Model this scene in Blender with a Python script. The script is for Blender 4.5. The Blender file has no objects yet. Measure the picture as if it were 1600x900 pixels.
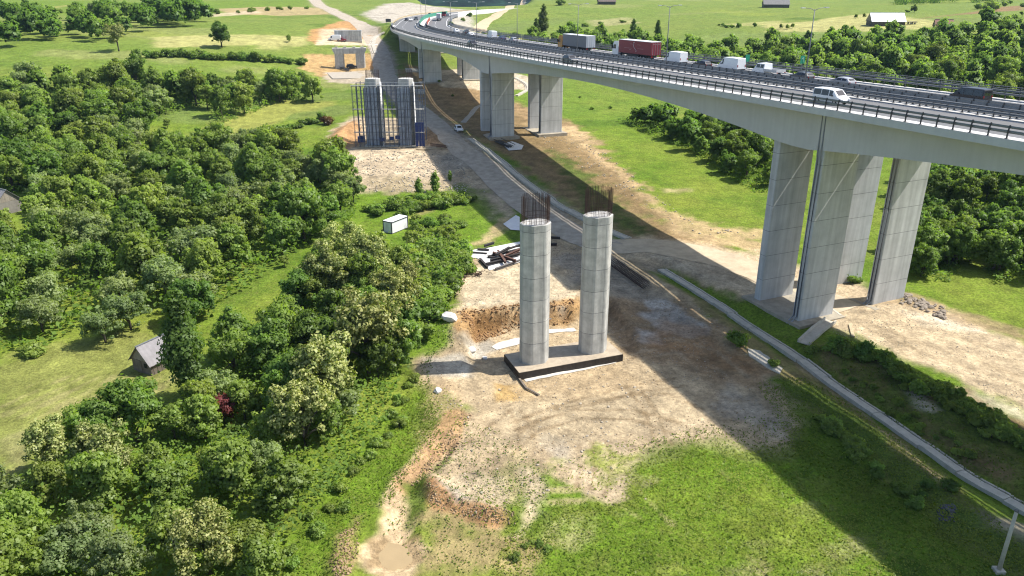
import bpy, bmesh, math, random
import numpy as np
from mathutils import Vector, Matrix
R = math.radians
random.seed(7)
rng = np.random.default_rng(11)
scene = bpy.context.scene
COL = scene.collection

# ------------------------------------------------------------------ camera
CAM_H = 47.0; PITCH = R(22.13); FPX = 1200.0
SP, CP = math.sin(PITCH), math.cos(PITCH)
cam = bpy.data.cameras.new('camera'); cam.lens = 27.0; cam.sensor_width = 36.0
cam.clip_start = 0.5; cam.clip_end = 9000
cam_ob = bpy.data.objects.new('camera', cam); COL.objects.link(cam_ob)
cam_ob.location = (0, 0, CAM_H); cam_ob.rotation_euler = (math.pi/2 - PITCH, 0, 0)
scene.camera = cam_ob

def project(x, y, z):
    d = CAM_H - z
    zc = y*CP + d*SP
    yc = y*SP - d*CP
    return 800 + FPX*x/zc, 450 - FPX*yc/zc

def ray(px, py):
    u, v = px-800.0, py-450.0
    return np.array([u/FPX, CP - v/FPX*SP, -(SP + v/FPX*CP)])

# ------------------------------------------------------------------ light
SUN_AZ = R(81.0); SUN_EL = R(54.2)
sun_dir = Vector((math.sin(SUN_AZ)*math.cos(SUN_EL), math.cos(SUN_AZ)*math.cos(SUN_EL), math.sin(SUN_EL)))
sl = bpy.data.lights.new('sun', 'SUN'); sl.energy = 5.0; sl.angle = R(0.5); sl.color = (1.0, 0.95, 0.87)
so = bpy.data.objects.new('sun', sl); COL.objects.link(so)
so.rotation_euler = sun_dir.to_track_quat('Z', 'Y').to_euler()
so.location = (60, 20, 200)
w = bpy.data.worlds.new('World'); scene.world = w; w.use_nodes = True
nt = w.node_tree
sky = nt.nodes.new('ShaderNodeTexSky'); sky.sky_type = 'NISHITA'; sky.sun_disc = False
sky.sun_elevation = SUN_EL; sky.sun_rotation = SUN_AZ; sky.air_density = 1.0; sky.dust_density = 1.5
nt.links.new(sky.outputs[0], nt.nodes['Background'].inputs[0])
nt.nodes['Background'].inputs[1].default_value = 0.125
scene.view_settings.view_transform = 'Standard'; scene.view_settings.look = 'None'
scene.view_settings.gamma = 1.0; scene.view_settings.exposure = 0.72
scene.cycles.max_bounces = 6; scene.cycles.diffuse_bounces = 3; scene.cycles.transmission_bounces = 3
scene.cycles.use_denoising = True; scene.cycles.filter_width = 1.15

# ------------------------------------------------------------------ materials
MATS = {}
def new_mat(name):
    m = bpy.data.materials.new(name); m.use_nodes = True
    b = m.node_tree.nodes['Principled BSDF']
    return m, m.node_tree, b

def N(nt, kind, **kw):
    n = nt.nodes.new(kind)
    for k, v in kw.items():
        if k.startswith('i_'):
            n.inputs[k[2:].replace('_', ' ')].default_value = v
        else: setattr(n, k, v)
    return n

def mat(name, col, rough=0.7, metal=0.0, var=0.15, scale=1.0, spec=0.4, coords='Object', bump=0.0, bscale=None, streak=0.0, emis=None):
    if name in MATS: return MATS[name]
    m, t, b = new_mat(name)
    tc = N(t, 'ShaderNodeTexCoord')
    n1 = N(t, 'ShaderNodeTexNoise'); n1.inputs['Scale'].default_value = scale; n1.inputs['Detail'].default_value = 6; n1.inputs['Roughness'].default_value = 0.65
    t.links.new(tc.outputs[coords], n1.inputs['Vector'])
    rmp = N(t, 'ShaderNodeMapRange'); rmp.inputs['From Min'].default_value = 0.3; rmp.inputs['From Max'].default_value = 0.7
    rmp.inputs['To Min'].default_value = 1-var; rmp.inputs['To Max'].default_value = 1+var
    t.links.new(n1.outputs['Fac'], rmp.inputs['Value'])
    last = rmp.outputs[0]
    if streak > 0:
        mp = N(t, 'ShaderNodeMapping'); mp.inputs['Scale'].default_value = (1.6, 1.6, 0.07)
        t.links.new(tc.outputs[coords], mp.inputs['Vector'])
        n2 = N(t, 'ShaderNodeTexNoise'); n2.inputs['Scale'].default_value = 1.0; n2.inputs['Detail'].default_value = 5
        t.links.new(mp.outputs[0], n2.inputs['Vector'])
        r2 = N(t, 'ShaderNodeMapRange'); r2.inputs['From Min'].default_value = 0.35; r2.inputs['From Max'].default_value = 0.7
        r2.inputs['To Min'].default_value = 1.0+streak*0.4; r2.inputs['To Max'].default_value = 1-streak
        t.links.new(n2.outputs['Fac'], r2.inputs['Value'])
        mu = N(t, 'ShaderNodeMath', operation='MULTIPLY'); t.links.new(last, mu.inputs[0]); t.links.new(r2.outputs[0], mu.inputs[1]); last = mu.outputs[0]
    vm = N(t, 'ShaderNodeVectorMath', operation='SCALE'); vm.inputs[0].default_value = col[:3]
    t.links.new(last, vm.inputs['Scale']); t.links.new(vm.outputs[0], b.inputs['Base Color'])
    b.inputs['Roughness'].default_value = rough; b.inputs['Metallic'].default_value = metal
    b.inputs['Specular IOR Level'].default_value = spec
    if bump > 0:
        nb = N(t, 'ShaderNodeTexNoise'); nb.inputs['Scale'].default_value = bscale or scale*4; nb.inputs['Detail'].default_value = 4
        t.links.new(tc.outputs[coords], nb.inputs['Vector'])
        bp = N(t, 'ShaderNodeBump'); bp.inputs['Strength'].default_value = bump; bp.inputs['Distance'].default_value = 0.1
        t.links.new(nb.outputs['Fac'], bp.inputs['Height']); t.links.new(bp.outputs[0], b.inputs['Normal'])
    MATS[name] = m
    return m

# ------------------------------------------------------------------ mesh builder
class MB:
    def __init__(s): s.v = []; s.f = []; s.mi = []; s.cur = 0
    def add(s, vs, fs):
        o = len(s.v); s.v.extend([tuple(p) for p in vs])
        for f in fs: s.f.append(tuple(i+o for i in f)); s.mi.append(s.cur)
    def box(s, c, size, rz=0.0, M=None):
        hx, hy, hz = size[0]/2, size[1]/2, size[2]/2
        P = [Vector((sx*hx, sy*hy, sz*hz)) for sz in (-1, 1) for sy in (-1, 1) for sx in (-1, 1)]
        m = M if M is not None else Matrix.Rotation(rz, 3, 'Z')
        P = [m @ p + Vector(c) for p in P]
        s.add(P, [(0,2,3,1),(4,5,7,6),(0,1,5,4),(2,6,7,3),(0,4,6,2),(1,3,7,5)])
    def bar(s, a, b, wd=0.1, ht=None, n=None):
        """square (or n-gon) bar from a to b"""
        a = Vector(a); b = Vector(b); ht = ht or wd
        d = (b-a)
        if d.length < 1e-6: return
        q = d.to_track_quat('Z', 'Y').to_matrix()
        if n is None:
            pts = [(-wd/2,-ht/2),(wd/2,-ht/2),(wd/2,ht/2),(-wd/2,ht/2)]
        else:
            pts = [(wd*math.cos(2*math.pi*i/n), wd*math.sin(2*math.pi*i/n)) for i in range(n)]
        k = len(pts)
        P = [q @ Vector((x, y, 0)) + a for x, y in pts] + [q @ Vector((x, y, 0)) + b for x, y in pts]
        s.add(P, [tuple(reversed(range(k))), tuple(range(k, 2*k))] + [(i, (i+1) % k, k+(i+1) % k, k+i) for i in range(k)])
    def tube(s, pts, r, n=6, rs=None):
        pts = [Vector(p) for p in pts]
        P = []
        for i, p in enumerate(pts):
            d = (pts[min(i+1, len(pts)-1)] - pts[max(i-1, 0)]).normalized()
            q = d.to_track_quat('Z', 'Y').to_matrix()
            rr = rs[i] if rs else r
            P += [q @ Vector((rr*math.cos(2*math.pi*k/n), rr*math.sin(2*math.pi*k/n), 0)) + p for k in range(n)]
        F = []
        for i in range(len(pts)-1):
            for k in range(n):
                F.append((i*n+k, i*n+(k+1) % n, (i+1)*n+(k+1) % n, (i+1)*n+k))
        F.append(tuple(reversed(range(n)))); F.append(tuple((len(pts)-1)*n+k for k in range(n)))
        s.add(P, F)
    def prism(s, poly, z0, z1, M=None, off=(0,0,0)):
        """poly in xy (ccw), extruded z0..z1"""
        n = len(poly)
        P = [Vector((x, y, z0)) for x, y in poly] + [Vector((x, y, z1)) for x, y in poly]
        if M is not None: P = [M @ p for p in P]
        P = [p + Vector(off) for p in P]
        s.add(P, [tuple(reversed(range(n))), tuple(range(n, 2*n))] + [(i, (i+1) % n, n+(i+1) % n, n+i) for i in range(n)])
    def sweep(s, sections, closed=True):
        """list of equal length point rings"""
        n = len(sections[0]); P = [p for sec in sections for p in sec]; F = []
        for i in range(len(sections)-1):
            for k in range(n if closed else n-1):
                F.append((i*n+k, i*n+(k+1) % n, (i+1)*n+(k+1) % n, (i+1)*n+k))
        if closed:
            F.append(tuple(reversed(range(n)))); F.append(tuple((len(sections)-1)*n+k for k in range(n)))
        s.add(P, F)
    def mesh(s, name, mats, smooth=False):
        me = bpy.data.meshes.new(name); me.from_pydata(s.v, [], s.f)
        for m in (mats if isinstance(mats, (list, tuple)) else [mats]): me.materials.append(m)
        if any(s.mi): me.polygons.foreach_set('material_index', s.mi)
        bm = bmesh.new(); bm.from_mesh(me); bmesh.ops.recalc_face_normals(bm, faces=bm.faces); bm.to_mesh(me); bm.free()
        if smooth: me.polygons.foreach_set('use_smooth', [True]*len(me.polygons))
        me.update(); return me
    def build(s, name, mats, parent=None, smooth=False):
        o = bpy.data.objects.new(name, s.mesh(name, mats, smooth)); COL.objects.link(o)
        if parent is not None: o.parent = parent
        return o

def link_obj(name, me, parent=None):
    o = bpy.data.objects.new(name, me); COL.objects.link(o)
    if parent is not None: o.parent = parent
    return o
def tag(o, label=None, cat=None, group=None, kind=None):
    if label: o['label'] = label
    if cat: o['category'] = cat
    if group: o['group'] = group
    if kind or cat: o['kind'] = kind or 'thing'
    return o
def thing(name, label, cat, loc=(0,0,0), rz=0.0, group=None):
    o = bpy.data.objects.new(name, None); COL.objects.link(o); o.empty_display_size = 0.3
    o.location = loc; o.rotation_euler = (0, 0, rz)
    return tag(o, label, cat, group)
def copy_tree(o, parent=None):
    c = o.copy(); COL.objects.link(c); c.parent = parent
    for ch in o.children: copy_tree(ch, c)
    return c
# ================================================================== TERRAIN
CTRL = np.array([
 (-200,30,3),(-120,40,1.5),(-60,45,0),(0,42,-1),(30,45,-1.5),(60,45,0),(110,50,1),(200,40,4),
 (-120,90,1),(-80,90,0),(-40,90,-.5),(0,91,-.2),(20,85,-.8),(30,93,-.8),(40,91,0),(47,105,0.2),(60,110,0.5),(80,95,0.6),(120,110,2),(200,120,8),
 (-60,140,1),(-30,125,1),(0,112,0.9),(0,140,1.2),(35,140,1),(60,150,1.5),(90,140,3),
 (-34,209,6.6),(0,213,5.6),(25,213,5),(-100,160,1.5),(-200,160,3),(-60,180,2.4),(-20,180,3),(30,180,3),
 (-150,205,4),(-100,240,8),(-62,245,7),(-130,280,14),(-130,330,19),(-250,330,21),(-250,250,12),(-150,450,24),(-105,350,19),(-68,331,11),(-52,300,11.5),(-52,350,15.5),
 (-75,372,18),(-82,430,22),(-58,420,21),(-20,430,21),(-30,325,13),(-5,325,13),(-18,290,12),(-45,365,14.5),(-30,270,10),
 (20,270,6.5),(60,270,7.5),(60,310,12),(60,350,17),(20,400,18),(60,420,20),(20,500,22),(2,545,26),(25,580,27.5),(-60,500,23),(-120,560,25),
 (112,167,5),(115,222,12),(160,222,14),(150,280,20),(165,350,25.5),(300,350,28),(300,220,20),(400,150,18),
 (-300,700,27),(-90,700,26.5),(60,700,26),(300,700,26),(-30,600,23.5),(600,500,32),(-600,500,32),(600,200,30),(-600,200,22),
 (-300,1100,36),(300,1100,38),(0,1100,15),(900,900,50),(-900,900,50),(1200,300,60),(-1200,300,55)], float)
def _phi(r2): return 0.5*r2*np.log(r2+1e-9)
def _tps_fit(C, lam=40.0):
    S = 100.0
    P = C[:, :2]/S; n = len(C)
    d2 = ((P[:, None]-P[None])**2).sum(-1)
    K = _phi(d2) + np.eye(n)*lam/10000.0
    A = np.zeros((n+3, n+3)); A[:n, :n] = K; A[:n, n] = 1; A[:n, n+1:] = P; A[n, :n] = 1; A[n+1:, :n] = P.T
    return P, np.linalg.solve(A, np.r_[C[:, 2], 0, 0, 0])
_TP, _TW = _tps_fit(CTRL)
def tps(x, y):
    x = np.asarray(x, float)/100; y = np.asarray(y, float)/100
    z = _TW[-3] + _TW[-2]*x + _TW[-1]*y
    for i in range(len(_TP)):
        r2 = (x-_TP[i, 0])**2 + (y-_TP[i, 1])**2
        z = z + _TW[i]*_phi(r2)
    return z
# ---- value noise
_PERM = np.random.default_rng(5).random((256, 256))
def vnoise(x, y):
    xi = np.floor(x).astype(int); yi = np.floor(y).astype(int); fx = x-xi; fy = y-yi
    fx = fx*fx*(3-2*fx); fy = fy*fy*(3-2*fy)
    a = _PERM[xi & 255, yi & 255]; b = _PERM[(xi+1) & 255, yi & 255]; c = _PERM[xi & 255, (yi+1) & 255]; d = _PERM[(xi+1) & 255, (yi+1) & 255]
    return (a*(1-fx)+b*fx)*(1-fy) + (c*(1-fx)+d*fx)*fy
def fbm(x, y, sc, octv=4, rough=0.5):
    x = np.asarray(x, float)/sc; y = np.asarray(y, float)/sc
    s = 0; a = 1; t = 0
    for o in range(octv):
        s = s + a*(vnoise(x+17.3*o, y-9.1*o)-0.5); t += a; a *= rough; x = x*2.03; y = y*2.03
    return s/t*2
def sstep(a, b, x):
    t = np.clip((x-a)/(b-a), 0, 1); return t*t*(3-2*t)
def seg_dist(x, y, pts, closed=False):
    """distance to polyline, and (for closed) signed: negative inside"""
    x = np.asarray(x, float); y = np.asarray(y, float)
    best = np.full(x.shape, 1e18); n = len(pts); inside = np.zeros(x.shape, bool)
    for i in range(n if closed else n-1):
        ax, ay = pts[i][:2]; bx, by = pts[(i+1) % n][:2]
        dx, dy = bx-ax, by-ay; L = dx*dx+dy*dy+1e-12
        t = np.clip(((x-ax)*dx+(y-ay)*dy)/L, 0, 1)
        best = np.minimum(best, (x-ax-t*dx)**2+(y-ay-t*dy)**2)
        if closed:
            c = ((ay > y) != (by > y)) & (x < (bx-ax)*(y-ay)/((by-ay) if by != ay else 1e-12)+ax)
            inside ^= c
    d = np.sqrt(best)
    return np.where(inside, -d, d) if closed else d
def ray_hit(px, py, H, dmin=25.0, dmax=1500.0):
    r = ray(px, py); k = r/r[1]
    d = np.geomspace(dmin, dmax, 900)
    for _ in range(2):
        z = CAM_H + k[2]*d
        h = H(k[0]*d, d)
        below = np.nonzero(z < h)[0]
        if len(below) == 0:
            return np.array([k[0]*d[-1], d[-1], float(H(k[0]*d[-1], d[-1]))])
        i = max(below[0], 1)
        d = np.linspace(d[i-1], d[i], 24)
    dd = d[min(np.nonzero(CAM_H + k[2]*d < H(k[0]*d, d))[0][0], 23)] if np.any(CAM_H + k[2]*d < H(k[0]*d, d)) else d[-1]
    return np.array([k[0]*dd, dd, float(H(k[0]*dd, dd))])
def base_pts(L): return [tuple(ray_hit(a, b, tps)[:2]) for a, b in L]

# ---- the motorway's near edge in plan (fitted), d -> x, and its deck level
_ed = np.array([(49.7,74.1),(46.1,81.4),(35.2,106.8),(22,142),(6.0,175),(-9,207),(-17.5,229),(-29,264),(-46.5,330),(-59.5,400)])
_ec = np.polyfit(_ed[:, 1]/100, _ed[:, 0], 3)
def deck_z(d): return 31.2 - 0.0235*(np.asarray(d, float)-104.5)
def _edge_raw():
    P = []
    x75 = np.polyval(_ec, .75); sl_ = np.polyval(np.polyder(_ec), .75)/100
    for d in np.arange(-130, 75, 3.0): P.append((x75+sl_*(d-75), d))
    for d in np.arange(75, 401, 3.0): P.append((np.polyval(_ec, d/100), d))
    return P
_raw = _edge_raw()
# beyond the abutment the road swings to the right
far_ctrl = [(_raw[-1][0], _raw[-1][1]), (-62, 440), (-63, 480), (-58, 520), (-47, 553), (-31, 576), (-14, 590), (4, 600)]
def catmull(P, n=10):
    P = [np.array(p, float) for p in P]; P = [2*P[0]-P[1]] + P + [2*P[-1]-P[-2]]; out = []
    for i in range(1, len(P)-2):
        for t in np.linspace(0, 1, n, endpoint=False):
            out.append(0.5*((2*P[i])+(-P[i-1]+P[i+1])*t+(2*P[i-1]-5*P[i]+4*P[i+1]-P[i+2])*t*t+(-P[i-1]+3*P[i]-3*P[i+1]+P[i+2])*t**3))
    out.append(P[-2]); return out
_path = np.array([p for p in _raw[:-1]] + [tuple(p) for p in catmull(far_ctrl, 12)])
_seg = np.r_[0, np.cumsum(np.hypot(*np.diff(_path, axis=0).T))]
def edge_at(s):
    return np.array([np.interp(s, _seg, _path[:, 0]), np.interp(s, _seg, _path[:, 1])])
def frame_at(s):
    a = edge_at(max(s-6, 0)); b = edge_at(min(s+6, _seg[-1])); t = (b-a)/np.hypot(*(b-a))
    return edge_at(s), t, np.array([t[1], -t[0]])        # point, along, rightwards
def s_of_d(d): return float(np.interp(d, _path[:, 1], _seg))
def zdeck_s(s):
    p = edge_at(s); return float(np.interp(p[1], [-200, 400, 700], [deck_z(-200), deck_z(400), deck_z(400)-1.0]))
def mpoint(s, t, dz=0.0):
    p, a, r = frame_at(s); q = p + r*t
    return Vector((q[0], q[1], zdeck_s(s)+dz))
WID = 28.6
S_END = s_of_d(399.0)
ABUT = edge_at(S_END)

# ---- local earthworks (base polygons come from where they lie on the ground)
PIT = base_pts([(742,508),(800,502),(905,497),(950,480),(985,520),(985,560),(960,590),(850,612),(800,605),(735,560)])
CHAN = base_pts([(1035,415),(1100,455),(1175,503),(1240,545),(1310,595),(1400,655),(1500,725),(1600,780),(1700,840)])
CHAN2 = base_pts([(735,215),(790,258),(850,305),(920,345),(985,375)])
POND = base_pts([(580,850),(605,842),(640,850),(655,868),(640,885),(610,893),(585,882),(577,865)])
GULLY = base_pts([(625,835),(628,800),(640,765),(665,730),(690,700)])
PILE = base_pts([(670,755),(690,778),(725,790),(770,805),(800,808)])
RIDGE = base_pts([(525,850),(545,840),(530,880),(535,910)])
BANKCUT = base_pts([(490,90),(545,92),(600,80),(575,55),(520,40),(485,60)])
mound_orange = base_pts([(520,225),(545,205),(560,195)])
mound_brown = base_pts([(665,205),(690,215),(700,230)])
_moto_line = _path[::3]
def H(x, y):
    x = np.asarray(x, float); y = np.asarray(y, float)
    z = tps(x, y)
    z = z + 0.9*fbm(x, y, 60, 3)*sstep(120, 260, y) + 0.25*fbm(x, y, 11, 3)
    far = y > 395
    ang_ = x/np.maximum(y, 1)
    z = z - 75*sstep(640, 900, y)*sstep(-.125, -.06, ang_ + .012*fbm(x, y, 60, 2))*sstep(.03, -.03, ang_)
    near = (y < 170) & (np.abs(x) < 110)
    def loc(mask, f):
        nonlocal z
        if np.ndim(z) == 0:
            if bool(mask): z = f(x, y, z)
        elif mask.any():
            z = z.copy(); z[mask] = f(x[mask], y[mask], z[mask])
    def f_near(x, y, z):
        z = z + 0.10*fbm(x, y, 2.2, 3)
        d = seg_dist(x, y, PIT, True) + 0.5*fbm(x, y, 3, 2)
        k = sstep(1.3, -0.5, d); z = z*(1-k) + (-1.0+0.08*fbm(x, y, 2, 2))*k
        # bank behind the pit
        d2 = d + .8*fbm(x, y, 2.4, 3, .7); k2 = sstep(9, 3.0, d)*sstep(0.2, 1.1, d2)*sstep(92, 97, y)*sstep(20, 12, x); z = z + 1.5*k2*(1+0.35*fbm(x, y, 1.6, 3, .7))
        dp = seg_dist(x, y, POND, True); z = z - 0.55*sstep(0.8, -1.0, dp)
        dg = seg_dist(x, y, GULLY); z = z - 0.75*sstep(2.2, 0.3, dg)
        dm = seg_dist(x, y, PILE); z = z + 1.0*sstep(2.0, 0.0, dm+0.5*fbm(x, y, 1.3, 2))
        dr = seg_dist(x, y, RIDGE); z = z + 0.7*sstep(1.8, 0.0, dr+0.4*fbm(x, y, 1.2, 2))
        # channel and the bank on its far side
        dc = seg_dist(x, y, CHAN)
        z = z - 0.9*sstep(4.0, 0.8, dc)
        return z
    loc(near, f_near)
    def f_mid(x, y, z):
        dm = seg_dist(x, y, mound_orange); z = z + 2.0*sstep(5, 0, dm+fbm(x, y, 3, 2))
        dm = seg_dist(x, y, mound_brown); z = z + 1.6*sstep(6, 0, dm+fbm(x, y, 3, 2))
        return z
    loc((y > 170) & (y < 260) & (np.abs(x) < 80), f_mid)
    def f_far(x, y, z):
        c = _moto_line[_moto_line[:, 1] > 380]; c = c + np.array([14.0, 0.0])
        d = seg_dist(x, y, c)
        k = sstep(34, 17, d)*sstep(397, 403, y)
        return z*(1-k) + (np.interp(y, [400, 700], [float(deck_z(400))-0.35, float(deck_z(400))-1.35]))*k
    loc((y > 395) & (y < 680) & (x > -110) & (x < 130), f_far)
    return z
def gz(x, y): return float(H(np.float64(x), np.float64(y)))
def G(px, py): return ray_hit(px, py, H)
def gpts(L): return [tuple(G(a, b)[:2]) for a, b in L]

# ---- the ground sheet
_ys = [34.0]
while _ys[-1] < 1150: _ys.append(_ys[-1] + max(0.27, 0.0047*_ys[-1]))
_ys = np.array([-60, -30, -5, 12, 24] + _ys)
_xs = list(np.arange(-72, 72.01, 0.36)); g = 0.36
while _xs[-1] < 1250: g = 0.36 + 0.021*(_xs[-1]-72); _xs.append(_xs[-1]+g)
_xs = np.array([-v for v in reversed(_xs[401:])] + _xs)
GX, GY = np.meshgrid(_xs, _ys); GX = GX.ravel(); GY = GY.ravel()
GZ = H(GX, GY)
# drop the valley floor in the gap at the top of the frame
nX, nY = len(_xs), len(_ys)

# ---- paint: albedo per vertex with some sun, shade and haze in it, laid down as named patches of soil, gravel and grass
n1 = fbm(GX, GY, 40, 4); n2 = fbm(GX, GY, 9, 4); n3 = fbm(GX, GY, 2.2, 3)
def lerp(a, b, k): return a*(1-k[:, None]) + b*k[:, None]
A = np.array
GRASS = A((0.105, 0.178, 0.014)); GRASS_Y = A((0.178, 0.212, 0.032)); GRASS_D = A((0.062, 0.125, 0.012))
alb = np.tile(GRASS, (len(GX), 1))
alb = lerp(alb, np.tile(GRASS_Y, (len(GX), 1)), np.clip(0.28+0.9*n1+0.5*n2, 0, .8))
alb = lerp(alb, np.tile(GRASS_D, (len(GX), 1)), np.clip(-0.1-0.8*n2+0.3*n3, 0, .6))
alb = lerp(alb, np.tile(A((.150, .190, .046)), (len(GX), 1)), .55*sstep(190, 380, GY))  # far grass paled with distance, haze put into the colour
gf = np.ones(len(GX))                                   # grass factor
DIRT = A((0.46, 0.36, 0.235)); PALE = A((0.56, 0.48, 0.36)); GREY = A((0.36, 0.35, 0.32)); GREYD = A((0.22, 0.205, 0.18))
CLAY = A((0.40, 0.235, 0.11)); BROWN = A((0.25, 0.165, 0.095)); WHITE = A((0.72, 0.70, 0.66)); MOWN = A((0.23, 0.24, 0.055)); HAY = A((0.34, 0.32, 0.12))
ROADC = A((0.40, 0.355, 0.29)); STRAW = A((0.34, 0.30, 0.15))
def paint(poly, col, soft=1.0, amp=1.0, op=1.0, grass=0.0, nsc=4.0, line=None, speck=0.0):
    """poly: pixel outline of a patch (or a line of half-width `line` metres)"""
    W = gpts(poly)
    m = 6 + amp*2 + soft*2 + (line or 0)
    xs = [p[0] for p in W]; ys = [p[1] for p in W]
    sel = np.nonzero((GX > min(xs)-m) & (GX < max(xs)+m) & (GY > min(ys)-m) & (GY < max(ys)+m))[0]
    if len(sel) == 0: return
    x, y = GX[sel], GY[sel]
    d = seg_dist(x, y, W, line is None) - (line or 0)
    d = d + amp*1.6*fbm(x+31, y+7, nsc, 4, 0.65)
    k = sstep(soft, -soft, d)*op
    if speck: k = k*np.clip(1 - speck + speck*(1.1+2.6*fbm(x-5, y+3, 1.8, 4, 0.7)), 0, 1)
    col = np.asarray(col, float)
    if grass < .45: col = col*A((.87, .815, .73))
    c = np.tile(col, (len(sel), 1))*(1+0.26*fbm(x, y, 6, 5, .65)+0.30*fbm(x, y, 1.0, 3, .7))[:, None]
    alb[sel] = lerp(alb[sel], c, k); gf[sel] = gf[sel]*(1-k) + grass*k
# far fields: strips of differently mown and grazed grass
for k in range(60):
    px = rng.uniform(-80, 1650); py = rng.uniform(0, 70) if rng.random() < .6 else rng.uniform(70, 200)
    L_ = rng.uniform(60, 230)*(.4+py/90); sl_ = rng.uniform(-.08, .10)
    c_ = [GRASS_Y*1.15, GRASS_D*.9, A((.15,.20,.05)), A((.22,.23,.08)), A((.12,.155,.05))][rng.integers(5)]
    paint([(px-L_/2, py-L_/2*sl_), (px+L_/2, py+L_/2*sl_)], c_, 2.5, 4, rng.uniform(.3, .65), 1, 14, line=rng.uniform(2, 9)*(1 if py > 60 else 2.2))
paint([(0,0),(480,0),(470,22),(380,30),(0,22)], GRASS, 5, 6, .6, 1)
paint([(-40,26),(60,21),(110,8)], HAY, 1.5, 1, .9, .3, line=2.0)
paint([(330,14),(420,10),(500,12),(520,22),(440,25),(360,22)], A((.42,.33,.20)), 3, 2, .8, .2)
paint([(240,58),(480,57),(478,72),(240,74)], HAY, 2, 2, .9, .6)
paint([(320,22),(400,16),(410,20),(330,27)], PALE, 2, 1, .7, .3)
paint([(400,60),(450,58),(440,78),(400,76)], HAY, 2, 2, .6, .6)
paint([(258,222),(300,208),(390,170),(430,155),(520,158),(520,166),(460,178),(400,205),(340,232),(260,240)], MOWN, 2, 2, .95, .75)
paint([(345,220),(375,216),(400,222),(380,232),(345,230)], GREY, 1, 1, .7, 0)
# right hill
paint([(1190,38),(1260,34),(1370,20),(1480,38),(1440,46),(1330,50),(1200,50)], HAY, 2, 2, .95, .8)
paint([(1430,30),(1510,20),(1600,8),(1600,16),(1490,24)], BROWN, 2, 1.5, .9, .1)
paint([(700,56),(920,52),(925,57),(700,62)], HAY, 2, 1.5, .8, .8)
paint([(1130,38),(1220,32),(1225,38),(1140,42)], HAY, 2, 1.5, .7, .7)
paint([(920,32),(980,27),(1000,36),(930,42)], STRAW, 3, 3, .6, .8)
# quarry like cut beside the motorway's bend
paint([(565,22),(600,6),(640,4),(690,11),(740,16),(735,26),(700,26),(650,30),(600,36)], A((.44,.42,.38)), 3, 3, 1, 0)
paint([(610,32),(650,22),(700,22),(735,23),(745,60),(690,80),(620,44)], A((.45,.43,.40)), 3, 2, .9, 0)
# access road corridor and cuts
paint([(486,-4),(500,10),(545,30),(572,45),(590,70),(602,100),(604,125),(640,160),(690,200),(760,255),(850,320),(930,375),(1000,410)], ROADC, 2, 1.5, 1, 0, line=4.6)
paint([(485,50),(515,38),(550,30),(575,45),(575,60),(560,66),(500,70),(480,64)], CLAY*1.15, 1.5, 2, .9, 0)
paint([(500,45),(545,44),(545,60),(500,62)], PALE, 1.5, 1, .8, 0)
paint([(494,62),(560,60),(590,66),(590,72),(495,70)], PALE*1.15, 1, 1, .9, 0)
paint([(475,85),(520,84),(580,82),(595,100),(590,112),(500,120),(470,105)], A((.46,.32,.16)), 1.5, 2, .95, 0)
paint([(505,112),(580,108),(600,122),(580,132),(510,128)], A((.46,.41,.33)), 1, 1.5, 1, 0)
paint([(573,92),(586,98),(588,106),(575,110)], CLAY*1.2, 1, 1, .9, 0)
# site round the scaffolded pier
paint([(508,232),(520,205),(545,182),(565,182),(665,185),(720,215),(760,255),(800,300),(800,345),(765,345),(720,285),(690,300),(560,300),(530,262)], A((.42,.36,.27)), 1.5, 2, 1, 0)
paint([(510,226),(525,205),(548,190),(562,200),(560,228),(530,240)], CLAY*1.15, 1.2, 1.2, .85, 0)
paint([(660,180),(690,190),(720,222),(690,235),(665,225)], BROWN*1.2, 1.5, 2, .8, 0)
paint([(530,238),(640,232),(690,245),(690,275),(560,272)], A((.54,.46,.35)), 1.5, 1.5, .9, 0)
paint([(680,240),(735,245),(750,260),(700,268)], GREY*.9, 1.5, 2, .7, 0)
paint([(565,280),(640,275),(700,285),(720,300),(600,302)], A((.36,.31,.2)), 1.5, 2, .7, .3, speck=.5)
paint([(508,232),(518,236),(525,262),(512,246)], WHITE, .8, .8, .8, 0)
paint([(690,300),(720,288),(760,300),(795,350),(770,355),(730,345)], GRASS*.9, 1.5, 2, .8, .9, speck=.5)
# under the bridge: shade painted as darker bare ground, sunlight as a pale strip
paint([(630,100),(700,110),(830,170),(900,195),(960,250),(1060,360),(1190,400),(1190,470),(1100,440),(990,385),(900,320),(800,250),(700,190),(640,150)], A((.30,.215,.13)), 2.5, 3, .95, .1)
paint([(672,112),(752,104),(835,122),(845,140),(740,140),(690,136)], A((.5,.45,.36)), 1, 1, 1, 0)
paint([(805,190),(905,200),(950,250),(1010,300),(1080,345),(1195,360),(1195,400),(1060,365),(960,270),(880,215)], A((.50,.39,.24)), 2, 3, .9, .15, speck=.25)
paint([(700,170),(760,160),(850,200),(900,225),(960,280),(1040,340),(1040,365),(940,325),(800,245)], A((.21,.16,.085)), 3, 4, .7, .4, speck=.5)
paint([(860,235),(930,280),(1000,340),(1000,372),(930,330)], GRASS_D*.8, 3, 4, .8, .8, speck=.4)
paint([(1035,295),(1075,293),(1080,300),(1040,302)], A((.42,.36,.22)), 1, 1.2, .7, .2)
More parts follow.
